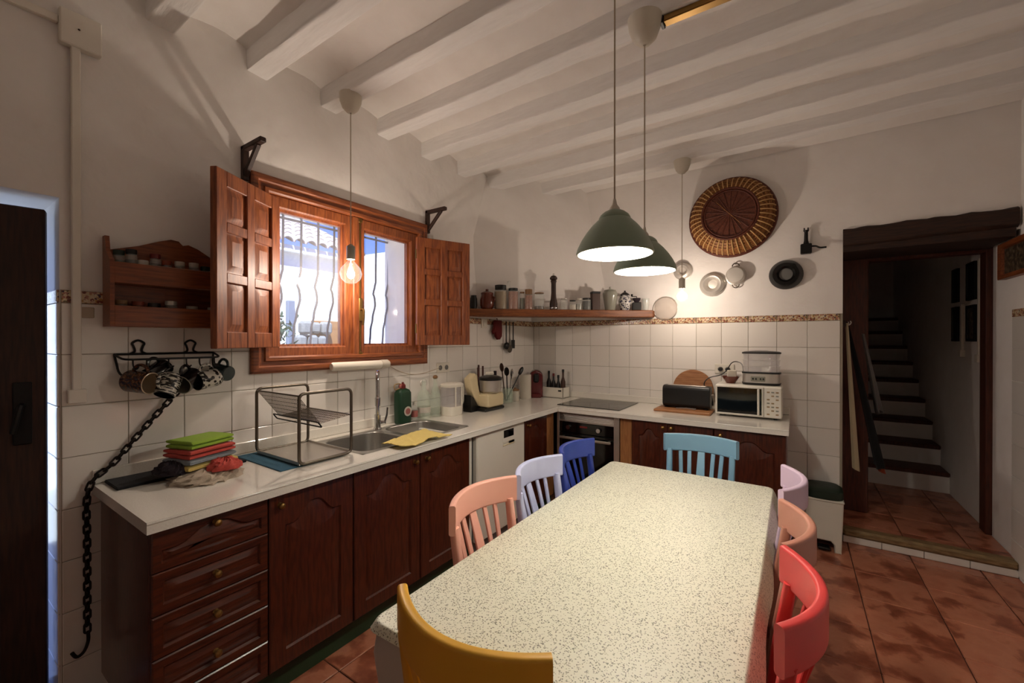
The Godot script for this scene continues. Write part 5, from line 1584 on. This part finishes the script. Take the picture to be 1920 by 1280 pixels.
func build_mantel_things() -> void:
	var Y := 1.775
	var o := thing("stoneware_crock", "small dark stoneware crock at the shutter end of the mantel", "crock", Vector3(0.045, Y, 1.095))
	put("pot", MB.new().lathe([Vector2(0, 0), Vector2(0.026, 0), Vector2(0.032, 0.03), Vector2(0.030, 0.09), Vector2(0.024, 0.11), Vector2(0.026, 0.12), Vector2(0, 0.12)], 18), M.spice_dark, o)
	o = thing("clay_pot", "red brown lidded clay pot at the shutter end of the mantel", "pot", Vector3(0.128, Y, 1.010))
	put("pot", MB.new().lathe([Vector2(0, 0), Vector2(0.048, 0), Vector2(0.062, 0.03), Vector2(0.064, 0.08), Vector2(0.052, 0.125), Vector2(0.055, 0.135), Vector2(0, 0.135)], 24), M.terracotta, o)
	put("lid", MB.new().lathe([Vector2(0.057, 0.135), Vector2(0.054, 0.145), Vector2(0.02, 0.16), Vector2(0.012, 0.165), Vector2(0.014, 0.176), Vector2(0, 0.18)], 20), M.terracotta, o)
	put("handle", MB.new().tube(arc(Vector3(0.062, 0.085, 0), 0.022, -PI / 2, PI / 2, 8, Vector3.RIGHT, Vector3.UP), 0.006, 7), M.terracotta, o)
	jar("storage_jar", "big jar of pale pasta with a black lid next to the clay pot", Vector3(0.215, Y, 0.925), 0.056, 0.215, M.spice_pale, M.lid_black, 0.9, 0.04)
	jar("storage_jar", "tall jar of rust coloured beans with a dark lid", Vector3(0.300, Y, 0.850), 0.046, 0.190, M.print_rust, M.lid_black, 0.95, 0.022)
	o = thing("glass_stopper_bottle", "small clear bottle standing on the wall side of the bean jar", "bottle", Vector3(0.228, Y, 0.812))
	put("glass", MB.new().lathe([Vector2(0, 0), Vector2(0.026, 0), Vector2(0.026, 0.19), Vector2(0.012, 0.22), Vector2(0.012, 0.25), Vector2(0.018, 0.26), Vector2(0.0, 0.27)], 16), M.clear_glass, o)
	jar("storage_jar", "slim jar of grey green herbs behind the bean jar", Vector3(0.355, Y, 0.785), 0.022, 0.16, M.spice_green, M.lid_cork, 0.7, 0.012)
	jar("storage_jar", "jar of coloured lentils with a pale cork lid", Vector3(0.405, Y, 0.755), 0.036, 0.182, M.print_rust, M.lid_cork, 0.95, 0.045)
	jar("storage_jar", "round handled glass jar almost empty beside the pepper mill", Vector3(0.475, Y, 0.685), 0.045, 0.155, M.spice_brown, M.lid_cork, 0.22, 0.010)
	o = thing("pepper_mill", "tall dark turned wooden pepper mill on the mantel", "pepper mill", Vector3(0.575, Y, 0.600))
	put("body", MB.new().lathe([Vector2(0, 0), Vector2(0.034, 0), Vector2(0.036, 0.01), Vector2(0.036, 0.06), Vector2(0.026, 0.10), Vector2(0.022, 0.15), Vector2(0.022, 0.24), Vector2(0.028, 0.265), Vector2(0.020, 0.270)], 22), M.old_wood, o)
	put("head", MB.new().lathe([Vector2(0.020, 0.270), Vector2(0.033, 0.278), Vector2(0.034, 0.292), Vector2(0.022, 0.308), Vector2(0.010, 0.312), Vector2(0, 0.312)], 22), M.old_wood, o)
	put("finial", MB.new().ball(Vector3(0, 0.322, 0), Vector3(0.009, 0.011, 0.009), 6, 12), M.tin, o)
	put("collar", MB.new().lathe([Vector2(0.0365, 0.012), Vector2(0.0365, 0.022)], 22), M.chrome, o)
	jar("spice_jar", "small empty glass jar just past the pepper mill", Vector3(0.650, Y, 0.535), 0.031, 0.105, null, M.tin, 0.5, 0.008)
	jar("spice_jar", "small glass jar of white salt among the little jars", Vector3(0.708, Y, 0.480), 0.031, 0.090, M.paper, M.lid_black, 0.6, 0.010)
	jar("spice_jar", "small glass jar of grey pepper with a pale lid", Vector3(0.752, Y, 0.442), 0.027, 0.108, M.ceramic_grey, M.paper, 0.6, 0.016)
	jar("spice_jar", "squat jar of dark preserve with a black lid next to the brown tin", Vector3(0.806, Y, 0.392), 0.040, 0.112, M.spice_dark, M.lid_black, 0.85, 0.014)
	o = thing("tea_tin", "dark brown rectangular tin on the mantel", "tin", Vector3(0.868, Y, 0.338), 0.75)
	put("tin", MB.new().span(Vector3(-0.038, 0, -0.030), Vector3(0.038, 0.155, 0.030), 0.004), M.spice_brown, o)
	put("lid", MB.new().span(Vector3(-0.040, 0.150, -0.032), Vector3(0.040, 0.172, 0.032), 0.004), M.spice_dark, o)
	o = thing("white_urn", "pale grey porcelain jar with a small knob lid on the mantel", "jar", Vector3(0.978, Y, 0.250))
	put("body", MB.new().lathe([Vector2(0, 0), Vector2(0.044, 0), Vector2(0.046, 0.006), Vector2(0.055, 0.06), Vector2(0.066, 0.13), Vector2(0.068, 0.155), Vector2(0.058, 0.175), Vector2(0.050, 0.18)], 28), M.ceramic_grey, o)
	put("lid", MB.new().lathe([Vector2(0.054, 0.18), Vector2(0.052, 0.188), Vector2(0.022, 0.196), Vector2(0.008, 0.199), Vector2(0.010, 0.212), Vector2(0.006, 0.218), Vector2(0, 0.219)], 24), M.ceramic_grey, o)
	o = thing("ginger_jar", "blue and white painted porcelain jar with a dark lid", "jar", Vector3(1.085, Y, 0.158))
	put("body", MB.new().lathe([Vector2(0, 0), Vector2(0.036, 0), Vector2(0.040, 0.008), Vector2(0.056, 0.055), Vector2(0.058, 0.085), Vector2(0.046, 0.125), Vector2(0.036, 0.135), Vector2(0.040, 0.142)], 28), M.print_blue, o)
	put("lid", MB.new().lathe([Vector2(0.044, 0.140), Vector2(0.040, 0.152), Vector2(0.016, 0.168), Vector2(0.008, 0.172), Vector2(0.009, 0.182), Vector2(0, 0.187)], 24), M.spice_dark, o)
	o = thing("coffee_mill", "small dark coffee mill with a crank near the end of the mantel", "coffee mill", Vector3(1.176, Y, 0.098), 0.4)
	put("box", MB.new().span(Vector3(-0.038, 0, -0.038), Vector3(0.038, 0.075, 0.038), 0.004), M.spice_dark, o)
	put("hopper", MB.new().lathe([Vector2(0.018, 0.075), Vector2(0.034, 0.10), Vector2(0.036, 0.115), Vector2(0, 0.118)], 18), M.plum, o)
	put("crank", MB.new().tube([Vector3(0, 0.118, 0), Vector3(0, 0.13, 0), Vector3(-0.045, 0.132, 0)], 0.004, 6).lathe([Vector2(0, 0.132), Vector2(0.008, 0.134), Vector2(0.010, 0.15), Vector2(0, 0.156)], 10, Transform3D(Basis.IDENTITY, Vector3(-0.042, 0, 0))), M.black_iron, o)
	o = thing("drinking_glass", "clear drinking glass at the very end of the mantel", "glass", Vector3(1.250, Y, 0.062))
	put("glass", MB.new().lathe([Vector2(0, 0), Vector2(0.026, 0), Vector2(0.032, 0.11), Vector2(0.030, 0.11), Vector2(0.024, 0.006), Vector2(0, 0.006)], 22), M.clear_glass, o)

# ------------------------------------------------------------------ things on the window wall
func mug(called: String, label: String, at: Vector3, axis: Vector3, body: Material, inside: Material, r := 0.042, h := 0.092) -> void:
	var o := thing(called, label, "mug", at, 0.0, "mugs on the wall rack")
	var y := axis.normalized()
	var x := y.cross(Vector3.UP).normalized()
	if x.length() < 0.5:
		x = Vector3.RIGHT
	var bs := Basis(x, y, x.cross(y))
	var b := put("cup", MB.new().lathe([Vector2(0, -h / 2), Vector2(r * 0.9, -h / 2), Vector2(r, -h / 2 + 0.008), Vector2(r, h / 2)], 26), body, o)
	b.basis = bs
	var i := put("inside", MB.new().lathe([Vector2(r, h / 2), Vector2(r - 0.0035, h / 2 + 0.001), Vector2(r - 0.004, -h / 2 + 0.008), Vector2(0, -h / 2 + 0.006)], 26), inside, o)
	i.basis = bs
	# the handle, on the upper side, by which it hangs
	var up := (Vector3.UP - y * y.y).normalized()
	var hp := []
	for k in 11:
		var a := PI * k / 10.0
		hp.append(up * (r - 0.004 + sin(a) * 0.030) + y * (-cos(a) * h * 0.32))
	put("handle", MB.new().tube(hp, 0.0065, 8), body, o)

func build_window_wall_things() -> void:
	# cable duct and boxes
	var o := thing("cable_duct", "cream plastic cable duct running up the wall from a small box to the ceiling", "cable duct", Vector3(0.0075, 1.25, 3.557), PI / 2)
	put("duct", MB.new().span(Vector3(-0.0135, 0.05, 0), Vector3(0.0135, 1.42, 0.022), 0.003), M.duct_plastic, o)
	put("bottom_box", MB.new().span(Vector3(-0.026, 0.0, 0), Vector3(0.028, 0.055, 0.026), 0.003), M.duct_plastic, o)
	o = thing("junction_box", "square painted junction box high on the wall above the outer door", "junction box", Vector3(0.0, 2.66, 3.545), PI / 2)
	put("box", MB.new().span(Vector3(-0.058, 0.0, 0), Vector3(0.062, 0.135, 0.04), 0.004), M.duct_plastic, o)
	put("screw", MB.new().lathe([Vector2(0, 0), Vector2(0.004, 0), Vector2(0.003, 0.002), Vector2(0, 0.002)], 10, Transform3D(Basis(Vector3.RIGHT, PI / 2), Vector3(-0.005, 0.07, 0.04))), M.spice_brown, o)
	put("side_duct", MB.new().span(Vector3(-0.60, 0.075, 0), Vector3(-0.058, 0.105, 0.022), 0.003), M.duct_plastic, o)
	o = thing("wall_outlet", "small pinkish switch plate under the border tiles beside the spice rack", "switch", Vector3(0.007, 1.613, 3.526), PI / 2)
	put("plate", MB.new().box(Vector3(0, 0, 0.003), Vector3(0.045, 0.042, 0.006), 0.002), M.mug_cream, o)
	# brackets over the window
	for e in [["wooden wall bracket above the outer door side of the window", 2.935], ["wooden wall bracket above the hood side of the window", 1.622]]:
		o = thing("wall_bracket", e[0], "bracket", Vector3(0.0, 2.335, e[1]), PI / 2)
		put("upright", MB.new().span(Vector3(-0.016, 0, 0), Vector3(0.016, 0.175, 0.026), 0.003), M.old_wood, o)
		put("arm", MB.new().span(Vector3(-0.016, 0.150, 0), Vector3(0.016, 0.176, 0.205), 0.004), M.old_wood, o)
		put("brace", MB.new().box(Vector3.ZERO, Vector3(0.022, 0.20, 0.022), 0.003, Transform3D(Basis(Vector3.RIGHT, 0.82), Vector3(0, 0.085, 0.085))), M.old_wood, o)
	# spice rack
	o = thing("spice_rack", "brown wooden two shelf spice rack with a scalloped back", "spice rack", Vector3(0.007, 1.557, 3.245), PI / 2)
	var bk := PackedVector2Array([Vector2(-0.222, 0.0), Vector2(0.222, 0.0), Vector2(0.222, 0.30), Vector2(0.17, 0.335), Vector2(0.10, 0.378), Vector2(0.062, 0.392), Vector2(0.040, 0.385), Vector2(0.024, 0.402), Vector2(-0.005, 0.405), Vector2(-0.05, 0.388), Vector2(-0.12, 0.355), Vector2(-0.222, 0.32)])
	put("back", MB.new().prism(bk, 0.0, 0.010), M.spice_wood, o)
	for s in [-1.0, 1.0]:
		var sd := PackedVector2Array([Vector2(0, 0), Vector2(0.105, 0), Vector2(0.105, 0.27), Vector2(0.05, 0.31), Vector2(0.035, 0.375), Vector2(0, 0.375)])
		put("side", MB.new().prism(sd, -0.007, 0.007, Transform3D(Basis(Vector3.UP, -PI / 2), Vector3(s * 0.226, 0, 0))), M.spice_wood, o)
	for y in [0.0, 0.178]:
		put("shelf", MB.new().span(Vector3(-0.220, y, 0.010), Vector3(0.220, y + 0.010, 0.098)), M.spice_wood, o)
		put("front_board", MB.new().span(Vector3(-0.220, y, 0.096), Vector3(0.220, y + 0.086, 0.106), 0.002), M.spice_wood, o)
	var lids := ["lid_green", "lid_black", "label_white", "lid_red", "spice_orange", "label_white", "label_white", "lid_green", "paper"]
	var fills := ["spice_green", "spice_dark", "spice_pale", "spice_brown", "spice_orange", "spice_dark", "spice_brown", "spice_green", "spice_pale"]
	var words := ["green lidded jar at the outer end of the rack's upper shelf", "tall black lidded jar on the rack's upper shelf", "short cream lidded jar on the rack's upper shelf beside the tall black one", "red lidded jar on the rack's upper shelf", "orange lidded jar on the rack's upper shelf beside the red one", "dark jar with white lid on the rack's upper shelf beside the orange one", "brown jar with white lid on the rack's upper shelf", "green herb jar near the shutter end of the upper shelf", "pale jar at the shutter end of the rack's upper shelf"]
	var zs := [3.440, 3.400, 3.362, 3.320, 3.280, 3.232, 3.178, 3.132, 3.090]
	var hs := [0.128, 0.138, 0.098, 0.132, 0.108, 0.112, 0.114, 0.104, 0.10]
	for i in zs.size():
		jar("spice_jar", words[i], Vector3(0.063, 1.746, zs[i]), 0.0205, hs[i], M[fills[i]], M[lids[i]], 0.8, 0.020, "jars in the spice rack")
	words = ["brown paste jar at the outer end of the rack's lower shelf", "orange lidded jar on the rack's lower shelf", "dark glass jar on the rack's lower shelf", "pale ribbed glass jar on the rack's lower shelf", "dark jar with a thin white lid on the rack's lower shelf", "white lidded jar at the shutter end of the rack's lower shelf"]
	fills = ["spice_brown", "spice_orange", "spice_dark", "spice_pale", "spice_dark", "spice_brown"]
	lids = ["lid_cork", "spice_orange", "lid_black", "tin", "label_white", "label_white"]
	zs = [3.435, 3.378, 3.324, 3.264, 3.185, 3.100]
	hs = [0.100, 0.098, 0.095, 0.108, 0.090, 0.090]
	for i in zs.size():
		jar("spice_jar", words[i], Vector3(0.063, 1.568, zs[i]), 0.024, hs[i], M[fills[i]], M[lids[i]], 0.8, 0.018, "jars in the spice rack")
	# mug rack
	o = thing("mug_rack", "black iron mug rack with two keyhole loops on the tiles", "mug rack", Vector3(0.007, 1.440, 3.262), PI / 2)
	put("back_bar", MB.new().tube([Vector3(-0.182, 0, 0.006), Vector3(0.182, 0, 0.006)], 0.0045, 8), M.black_iron, o)
	put("front_bar", MB.new().tube(soften([Vector3(-0.182, 0, 0.006), Vector3(-0.175, -0.020, 0.10), Vector3(0.175, -0.020, 0.10), Vector3(0.182, 0, 0.006)], 0.03, 4), 0.0045, 8), M.black_iron, o)
	for x in [-0.104, 0.087]:
		put("loop", MB.new().tube(spline([Vector3(x - 0.030, 0.0, 0.006), Vector3(x - 0.012, 0.012, 0.006), Vector3(x - 0.016, 0.034, 0.006), Vector3(x - 0.020, 0.048, 0.006), Vector3(x, 0.060, 0.006), Vector3(x + 0.020, 0.048, 0.006), Vector3(x + 0.016, 0.034, 0.006), Vector3(x + 0.012, 0.012, 0.006), Vector3(x + 0.030, 0.0, 0.006)], 4), 0.0045, 8), M.black_iron, o)
	for e in [[-0.182, -1], [0.182, 1]]:
		put("side_scroll", MB.new().tube(spline([Vector3(e[0], 0, 0.006), Vector3(e[0] - 0.006 * e[1], -0.04, 0.012), Vector3(e[0] - 0.012 * e[1], -0.08, 0.03), Vector3(e[0] - 0.045 * e[1], -0.115, 0.05)], 4), 0.0045, 8), M.black_iron, o)
	for x in [-0.145, -0.10, -0.025, 0.040, 0.090, 0.15]:
		put("hook", MB.new().tube(spline([Vector3(x, -0.018, 0.10), Vector3(x, -0.045, 0.103), Vector3(x + 0.008, -0.062, 0.103), Vector3(x + 0.018, -0.052, 0.103)], 3), 0.003, 6), M.black_iron, o)
	mug("hanging_mug", "brown and cream mug hanging first on the wall rack", Vector3(0.105, 1.325, 3.385), Vector3(0.84, -0.12, -0.52), M.print_brown, M.mug_cream, 0.046, 0.10)
	mug("hanging_mug", "plain black mug hanging behind the striped one", Vector3(0.075, 1.365, 3.315), Vector3(0.35, -0.5, 0.75), M.ceramic_black, M.ceramic_black, 0.038, 0.085)
	mug("hanging_mug", "black and white striped mug hanging in the middle of the rack", Vector3(0.125, 1.305, 3.292), Vector3(0.30, -0.85, 0.42), M.print_stripes, M.ceramic_black, 0.039, 0.098)
	mug("hanging_mug", "glossy black mug hanging next to the spotted one", Vector3(0.110, 1.320, 3.218), Vector3(0.55, -0.35, 0.70), M.ceramic_black, M.ceramic_grey, 0.044, 0.095)
	mug("hanging_mug", "white mug with black spots hanging near the end of the rack", Vector3(0.105, 1.318, 3.140), Vector3(0.28, -0.14, 0.94), M.print_spots, M.spice_dark, 0.042, 0.100)
	mug("hanging_mug", "dark teal mug hanging last on the rack, base outwards", Vector3(0.085, 1.345, 3.070), Vector3(-0.80, 0.15, 0.35), M.ceramic_teal, M.ceramic_teal, 0.038, 0.080)
	# chain
	o = thing("iron_chain", "heavy iron chain slung from the mug rack down past the worktop end", "chain", Vector3(0.036, 0.30, 3.530))
	var path := spline([Vector3(0.04, 1.262, 3.235), Vector3(0.036, 1.165, 3.314), Vector3(0.034, 1.075, 3.384), Vector3(0.034, 0.985, 3.455), Vector3(0.036, 0.935, 3.512), Vector3(0.036, 0.86, 3.532), Vector3(0.036, 0.70, 3.532), Vector3(0.036, 0.50, 3.532), Vector3(0.036, 0.33, 3.532)], 8)
	var link := MB.new().tube(soften([Vector3(-0.0095, -0.019, 0), Vector3(0.0095, -0.019, 0), Vector3(0.0095, 0.019, 0), Vector3(-0.0095, 0.019, 0)], 0.009, 4, true), 0.0040, 7, true).mesh()
	var cv := Curve3D.new()
	for p in path:
		cv.add_point(p)
	var len := cv.get_baked_length()
	var s := 0.0
	var n := 0
	while s < len:
		var p := cv.sample_baked(s)
		var y := (cv.sample_baked(minf(len, s + 0.01)) - cv.sample_baked(maxf(0.0, s - 0.01))).normalized()
		var x := y.cross(Vector3.RIGHT).normalized()
		var bs := Basis(x, y, x.cross(y))
		var l := again("link", link, M.rusty_iron, o, p - o.position)
		l.basis = bs * Basis(Vector3.UP, 0.6 + (PI / 2 if n % 2 else 0.0))
		s += 0.0285
		n += 1
	put("hook", MB.new().tube(spline([Vector3(0, 0.03, 0.0), Vector3(0, -0.01, 0.0), Vector3(0.0, -0.045, 0.012), Vector3(0.0, -0.055, 0.032), Vector3(0.0, -0.030, 0.046)], 5), 0.006, 8), M.rusty_iron, o)

# ------------------------------------------------------------------ things on the back wall
func build_back_wall_things() -> void:
	var o := thing("wicker_basket", "large round wicker basket hung base outwards on the white wall", "basket", Vector3(1.953, 2.528, 0.004))
	var R := Basis(Vector3.RIGHT, PI / 2)
	var X := Transform3D(R, Vector3.ZERO)
	# lathe axis turned to point out of the wall: profile height becomes distance from the wall
	put("side", MB.new().lathe([Vector2(0.315, 0.02), Vector2(0.313, 0.045), Vector2(0.290, 0.105), Vector2(0.242, 0.145), Vector2(0.205, 0.154)], 60, X), M.wicker, o, Vector3.ZERO, 60.0)
	put("base", MB.new().lathe([Vector2(0.204, 0.150), Vector2(0.10, 0.152), Vector2(0, 0.153)], 48, X), M.wicker_dark, o, Vector3.ZERO, 60.0)
	put("rim", MB.new().tube(ring_pts(0.318, 0.022, 60), 0.017, 10, true), M.wicker_rim, o)
	var rings := MB.new()
	for e in [[0.310, 0.060], [0.303, 0.080], [0.293, 0.100], [0.277, 0.120], [0.257, 0.136], [0.236, 0.148]]:
		rings.tube(ring_pts(e[0], e[1], 60), 0.0045, 6, true)
	put("weave", rings, M.wicker, o)
	put("base_ring", MB.new().tube(ring_pts(0.206, 0.157, 56), 0.009, 8, true).tube(ring_pts(0.188, 0.156, 56), 0.006, 6, true), M.wicker_rim, o)
	var stake := MB.new().tube(spline([Vector3(0.317, 0, 0.045), Vector3(0.294, 0, 0.107), Vector3(0.246, 0, 0.149), Vector3(0.214, 0, 0.159)], 3), 0.0050, 6).mesh()
	for k in 46:
		again("stake", stake, M.wicker_pale, o, Vector3.ZERO, Vector3(0, 0, TAU * k / 46.0))
	var spoke := MB.new().tube([Vector3(0.0, 0, 0.155), Vector3(0.182, 0, 0.154)], 0.0042, 6).mesh()
	for k in 22:
		again("spoke", spoke, M.wicker_dark if k % 2 else M.wicker_rim, o, Vector3.ZERO, Vector3(0, 0, TAU * k / 22.0 + 0.1))
	put("cross_bar", MB.new().tube([Vector3(-0.10, 0.11, 0.159), Vector3(0.08, -0.09, 0.159)], 0.003, 6), M.wicker, o)
	# moulds
	o = thing("ring_mould", "shiny tin ring mould hanging by the small tin pot", "mould", Vector3(1.806, 1.980, 0.002))
	put("mould", MB.new().lathe([Vector2(0.102, 0.0), Vector2(0.104, 0.006), Vector2(0.092, 0.012), Vector2(0.088, 0.040), Vector2(0.070, 0.056), Vector2(0.054, 0.050), Vector2(0.040, 0.030), Vector2(0.036, 0.012), Vector2(0.0, 0.014)], 36, X), M.tin, o)
	o = thing("tin_pot", "small tin pot with two loop handles hung base outwards", "pot", Vector3(1.985, 2.040, 0.002))
	put("pot", MB.new().lathe([Vector2(0.078, 0.0), Vector2(0.080, 0.008), Vector2(0.070, 0.012), Vector2(0.066, 0.070), Vector2(0.060, 0.078), Vector2(0, 0.080)], 30, X), M.tin, o)
	for s in [1.0, -1.0]:
		put("handle", MB.new().tube(arc(Vector3(0.0, s * 0.076, 0.028), 0.026, 0, PI, 10, Vector3.RIGHT, Vector3.UP * s), 0.0045, 7), M.wire_steel, o)
	o = thing("ring_mould", "matt tin ring mould hanging behind the small bulb", "mould", Vector3(1.565, 2.118, 0.002))
	put("mould", MB.new().lathe([Vector2(0.080, 0.0), Vector2(0.082, 0.006), Vector2(0.074, 0.010), Vector2(0.066, 0.045), Vector2(0.048, 0.055), Vector2(0.032, 0.040), Vector2(0.026, 0.012), Vector2(0, 0.012)], 32, X), M.tin, o)
	o = thing("ring_mould", "black enamel ring mould hanging on the wall near the stair opening", "mould", Vector3(2.335, 2.018, 0.002))
	put("mould", MB.new().lathe([Vector2(0.112, 0.0), Vector2(0.116, 0.008), Vector2(0.108, 0.030), Vector2(0.088, 0.055), Vector2(0.062, 0.058), Vector2(0.046, 0.042)], 36, X), M.black_enamel, o)
	put("centre", MB.new().lathe([Vector2(0.046, 0.036), Vector2(0, 0.038)], 24, X), M.grey_plastic, o)
	o = thing("hand_mincer", "black iron hand mincer with a crank fixed to the wall", "mincer", Vector3(2.465, 2.165, 0.002))
	put("clamp", MB.new().span(Vector3(-0.036, 0, 0), Vector3(0.036, 0.075, 0.055), 0.006), M.black_iron, o)
	put("hopper", MB.new().lathe([Vector2(0.020, 0.07), Vector2(0.014, 0.10), Vector2(0.012, 0.165), Vector2(0.020, 0.18), Vector2(0, 0.18)], 14, Transform3D(Basis.IDENTITY, Vector3(0.0, 0, 0.028))), M.black_iron, o)
	put("fork", MB.new().box(Vector3(-0.012, 0.185, 0.028), Vector3(0.008, 0.03, 0.01), 0.002).box(Vector3(0.012, 0.185, 0.028), Vector3(0.008, 0.03, 0.01), 0.002), M.black_iron, o)
	put("crank", MB.new().tube(spline([Vector3(0.03, 0.055, 0.03), Vector3(0.06, 0.05, 0.04), Vector3(0.085, 0.035, 0.045), Vector3(0.125, 0.033, 0.05)], 4), 0.0065, 7), M.black_iron, o)
	o = thing("glass_lid", "round clear glass lid on the wall past the mantel end", "plate", Vector3(1.412, 1.790, 0.004))  # a glass lid, modelled as a disc without its knob
	put("glass", MB.new().lathe([Vector2(0.104, 0.0), Vector2(0.106, 0.006), Vector2(0.092, 0.022), Vector2(0.05, 0.036), Vector2(0, 0.040)], 36, X), M.lid_glass, o)
	put("rim", MB.new().tube(ring_pts(0.105, 0.005, 40), 0.0045, 8, true), M.steel, o)

func ring_pts(r: float, z: float, n: int) -> Array:
	var P := []
	for i in n:
		P.append(Vector3(cos(TAU * i / n) * r, sin(TAU * i / n) * r, z))
	return P

# ------------------------------------------------------------------ by the stair opening
func hanging(o: Node3D, called: String, m: Material, x: float, z0: float, z1: float, y0: float, y1: float, flare: float, folds: float, sd: int) -> void:
	var rows := []
	for i in 15:
		var t := i / 14.0
		var L := PackedVector3Array()
		for j in 17:
			var u := j / 16.0
			var w := lerpf(0.25, 1.0, pow(t, 0.6))
			var z := (z0 + z1) / 2 + (u - 0.5) * (z1 - z0) * w
			L.append(Vector3(x + flare * t + 0.020 * sin(u * folds + sd) * (0.3 + 0.7 * t), lerpf(y1, y0, t) + 0.02 * sin(u * 5.0 + sd) * t, z))
		rows.append(L)
	put(called, MB.new().sheet(rows, 0.005), m, o, Vector3.ZERO, 70.0)

func build_right_things() -> void:
	var o := thing("pedal_bin", "cream pedal bin with a dark grey lid beside the stair opening", "bin", Vector3(2.568, 0, 0.145))
	var fr := PackedVector2Array([Vector2(-0.100, 0.0), Vector2(-0.062, 0.0), Vector2(-0.060, 0.055), Vector2(-0.040, 0.078), Vector2(0.040, 0.078), Vector2(0.060, 0.055), Vector2(0.062, 0.0), Vector2(0.100, 0.0), Vector2(0.112, 0.36), Vector2(-0.112, 0.36)])
	put("body", MB.new().prism(fr, -0.120, 0.118, Transform3D.IDENTITY, 0.006), M.white_plastic, o)
	put("rim", MB.new().span(Vector3(-0.116, 0.352, -0.124), Vector3(0.116, 0.370, 0.124), 0.006), M.white_plastic, o)
	put("lid", MB.new().loft([oval(0.232, 0.248, 0.370), oval(0.236, 0.252, 0.384), oval(0.230, 0.246, 0.425), oval(0.18, 0.19, 0.440)], true, true), M.lid_green, o)
	put("pedal", MB.new().span(Vector3(-0.035, 0.012, 0.06), Vector3(0.035, 0.030, 0.128), 0.005), M.black_plastic, o)
	o = thing("white_apron", "cream apron hanging on the edge of the stair opening", "apron", Vector3(2.70, 0.55, -0.07))
	hanging(o, "cloth", M.cream_cloth, 0.020, -0.01, 0.06, 0.0, 1.08, 0.055, 9.0, 1)
	o = thing("black_apron", "long black apron with an orange print at its hem hanging in the stair opening", "apron", Vector3(2.70, 0.50, -0.24))
	hanging(o, "cloth", M.black_cloth, 0.030, -0.06, 0.16, 0.05, 1.14, 0.195, 12.0, 2)
	hanging(o, "printed_hem", M.orange_cloth, 0.230, 0.0, 0.10, 0.02, 0.12, 0.012, 10.0, 2)
	o = thing("grey_tea_towel", "grey tea towel hanging over the black apron", "tea towel", Vector3(2.70, 0.95, -0.33))
	hanging(o, "cloth", M.grey_cloth, 0.135, 0.04, 0.14, 0.0, 0.60, 0.10, 8.0, 4)
	o = thing("coat_hook_rail", "dark wooden hook rail holding the aprons inside the opening", "hook rail", Vector3(2.70, 1.62, -0.22))
	put("rail", MB.new().span(Vector3(-0.008, -0.02, -0.17), Vector3(0.012, 0.03, 0.19), 0.003), M.old_wood, o)
	for z in [-0.11, -0.02, 0.15]:
		put("hook", MB.new().tube(spline([Vector3(0.010, 0.0, z), Vector3(0.035, -0.004, z), Vector3(0.045, 0.012, z), Vector3(0.040, 0.025, z)], 3), 0.004, 6), M.tin, o)
	# framed picture on the right-hand wall
	o = thing("framed_picture", "small brown framed picture on the wall right of the lintel", "picture", Vector3(3.57, 1.905, 0.03), -PI / 2)
	put("frame", ring(-0.25, 0.25, 0.0, 0.235, [[0.0, 0.0], [0.0, 0.038], [0.006, 0.042], [0.030, 0.034], [0.034, 0.016]]), M.spice_wood, o)
	put("print", MB.new().span(Vector3(-0.22, 0.03, 0.0), Vector3(0.22, 0.205, 0.017)), M.print_old, o)
	# dark pictures up the stairs
	var k := 0
	for e in [[-1.245, 1.83, 0.15, 0.29, "dark picture, upper one of the pair deeper in the stairwell"], [-1.245, 1.49, 0.15, 0.30, "dark picture, lower one of the pair deeper in the stairwell"], [-0.85, 1.82, 0.19, 0.30, "dark framed picture, upper one of the pair near the stair door frame"], [-0.85, 1.49, 0.19, 0.29, "dark framed print, lower one of the pair near the stair door frame"]]:
		o = thing("stair_picture", e[4], "picture", Vector3(3.57, e[1], e[0]), -PI / 2, "dark pictures on the stairwell wall")
		var w: float = e[2]
		put("frame", ring(-w / 2, w / 2, 0.0, e[3], [[0.0, 0.0], [0.0, 0.018], [0.004, 0.020], [0.020, 0.018], [0.022, 0.008]]), M.black_iron, o)
		put("print", MB.new().span(Vector3(-w / 2 + 0.018, 0.018, 0.0), Vector3(w / 2 - 0.018, e[3] - 0.018, 0.010)), M.print_old if k == 3 else M.spice_dark, o)
		k += 1
	for e in [["white conduit with a switch at its foot between the stair pictures", -1.055, 1.36, 1.80], ["white conduit with a switch at its foot beside the stair door frame", -0.665, 1.33, 2.12]]:
		o = thing("wall_conduit", e[0], "conduit", Vector3(3.57, e[2], e[1]), -PI / 2)
		put("pipe", MB.new().span(Vector3(-0.014, 0.03, 0), Vector3(0.014, e[3] - e[2], 0.02), 0.004), M.white_plastic, o)
		put("switch", MB.new().span(Vector3(-0.032, 0, 0), Vector3(0.032, 0.06, 0.03), 0.004), M.white_plastic, o)
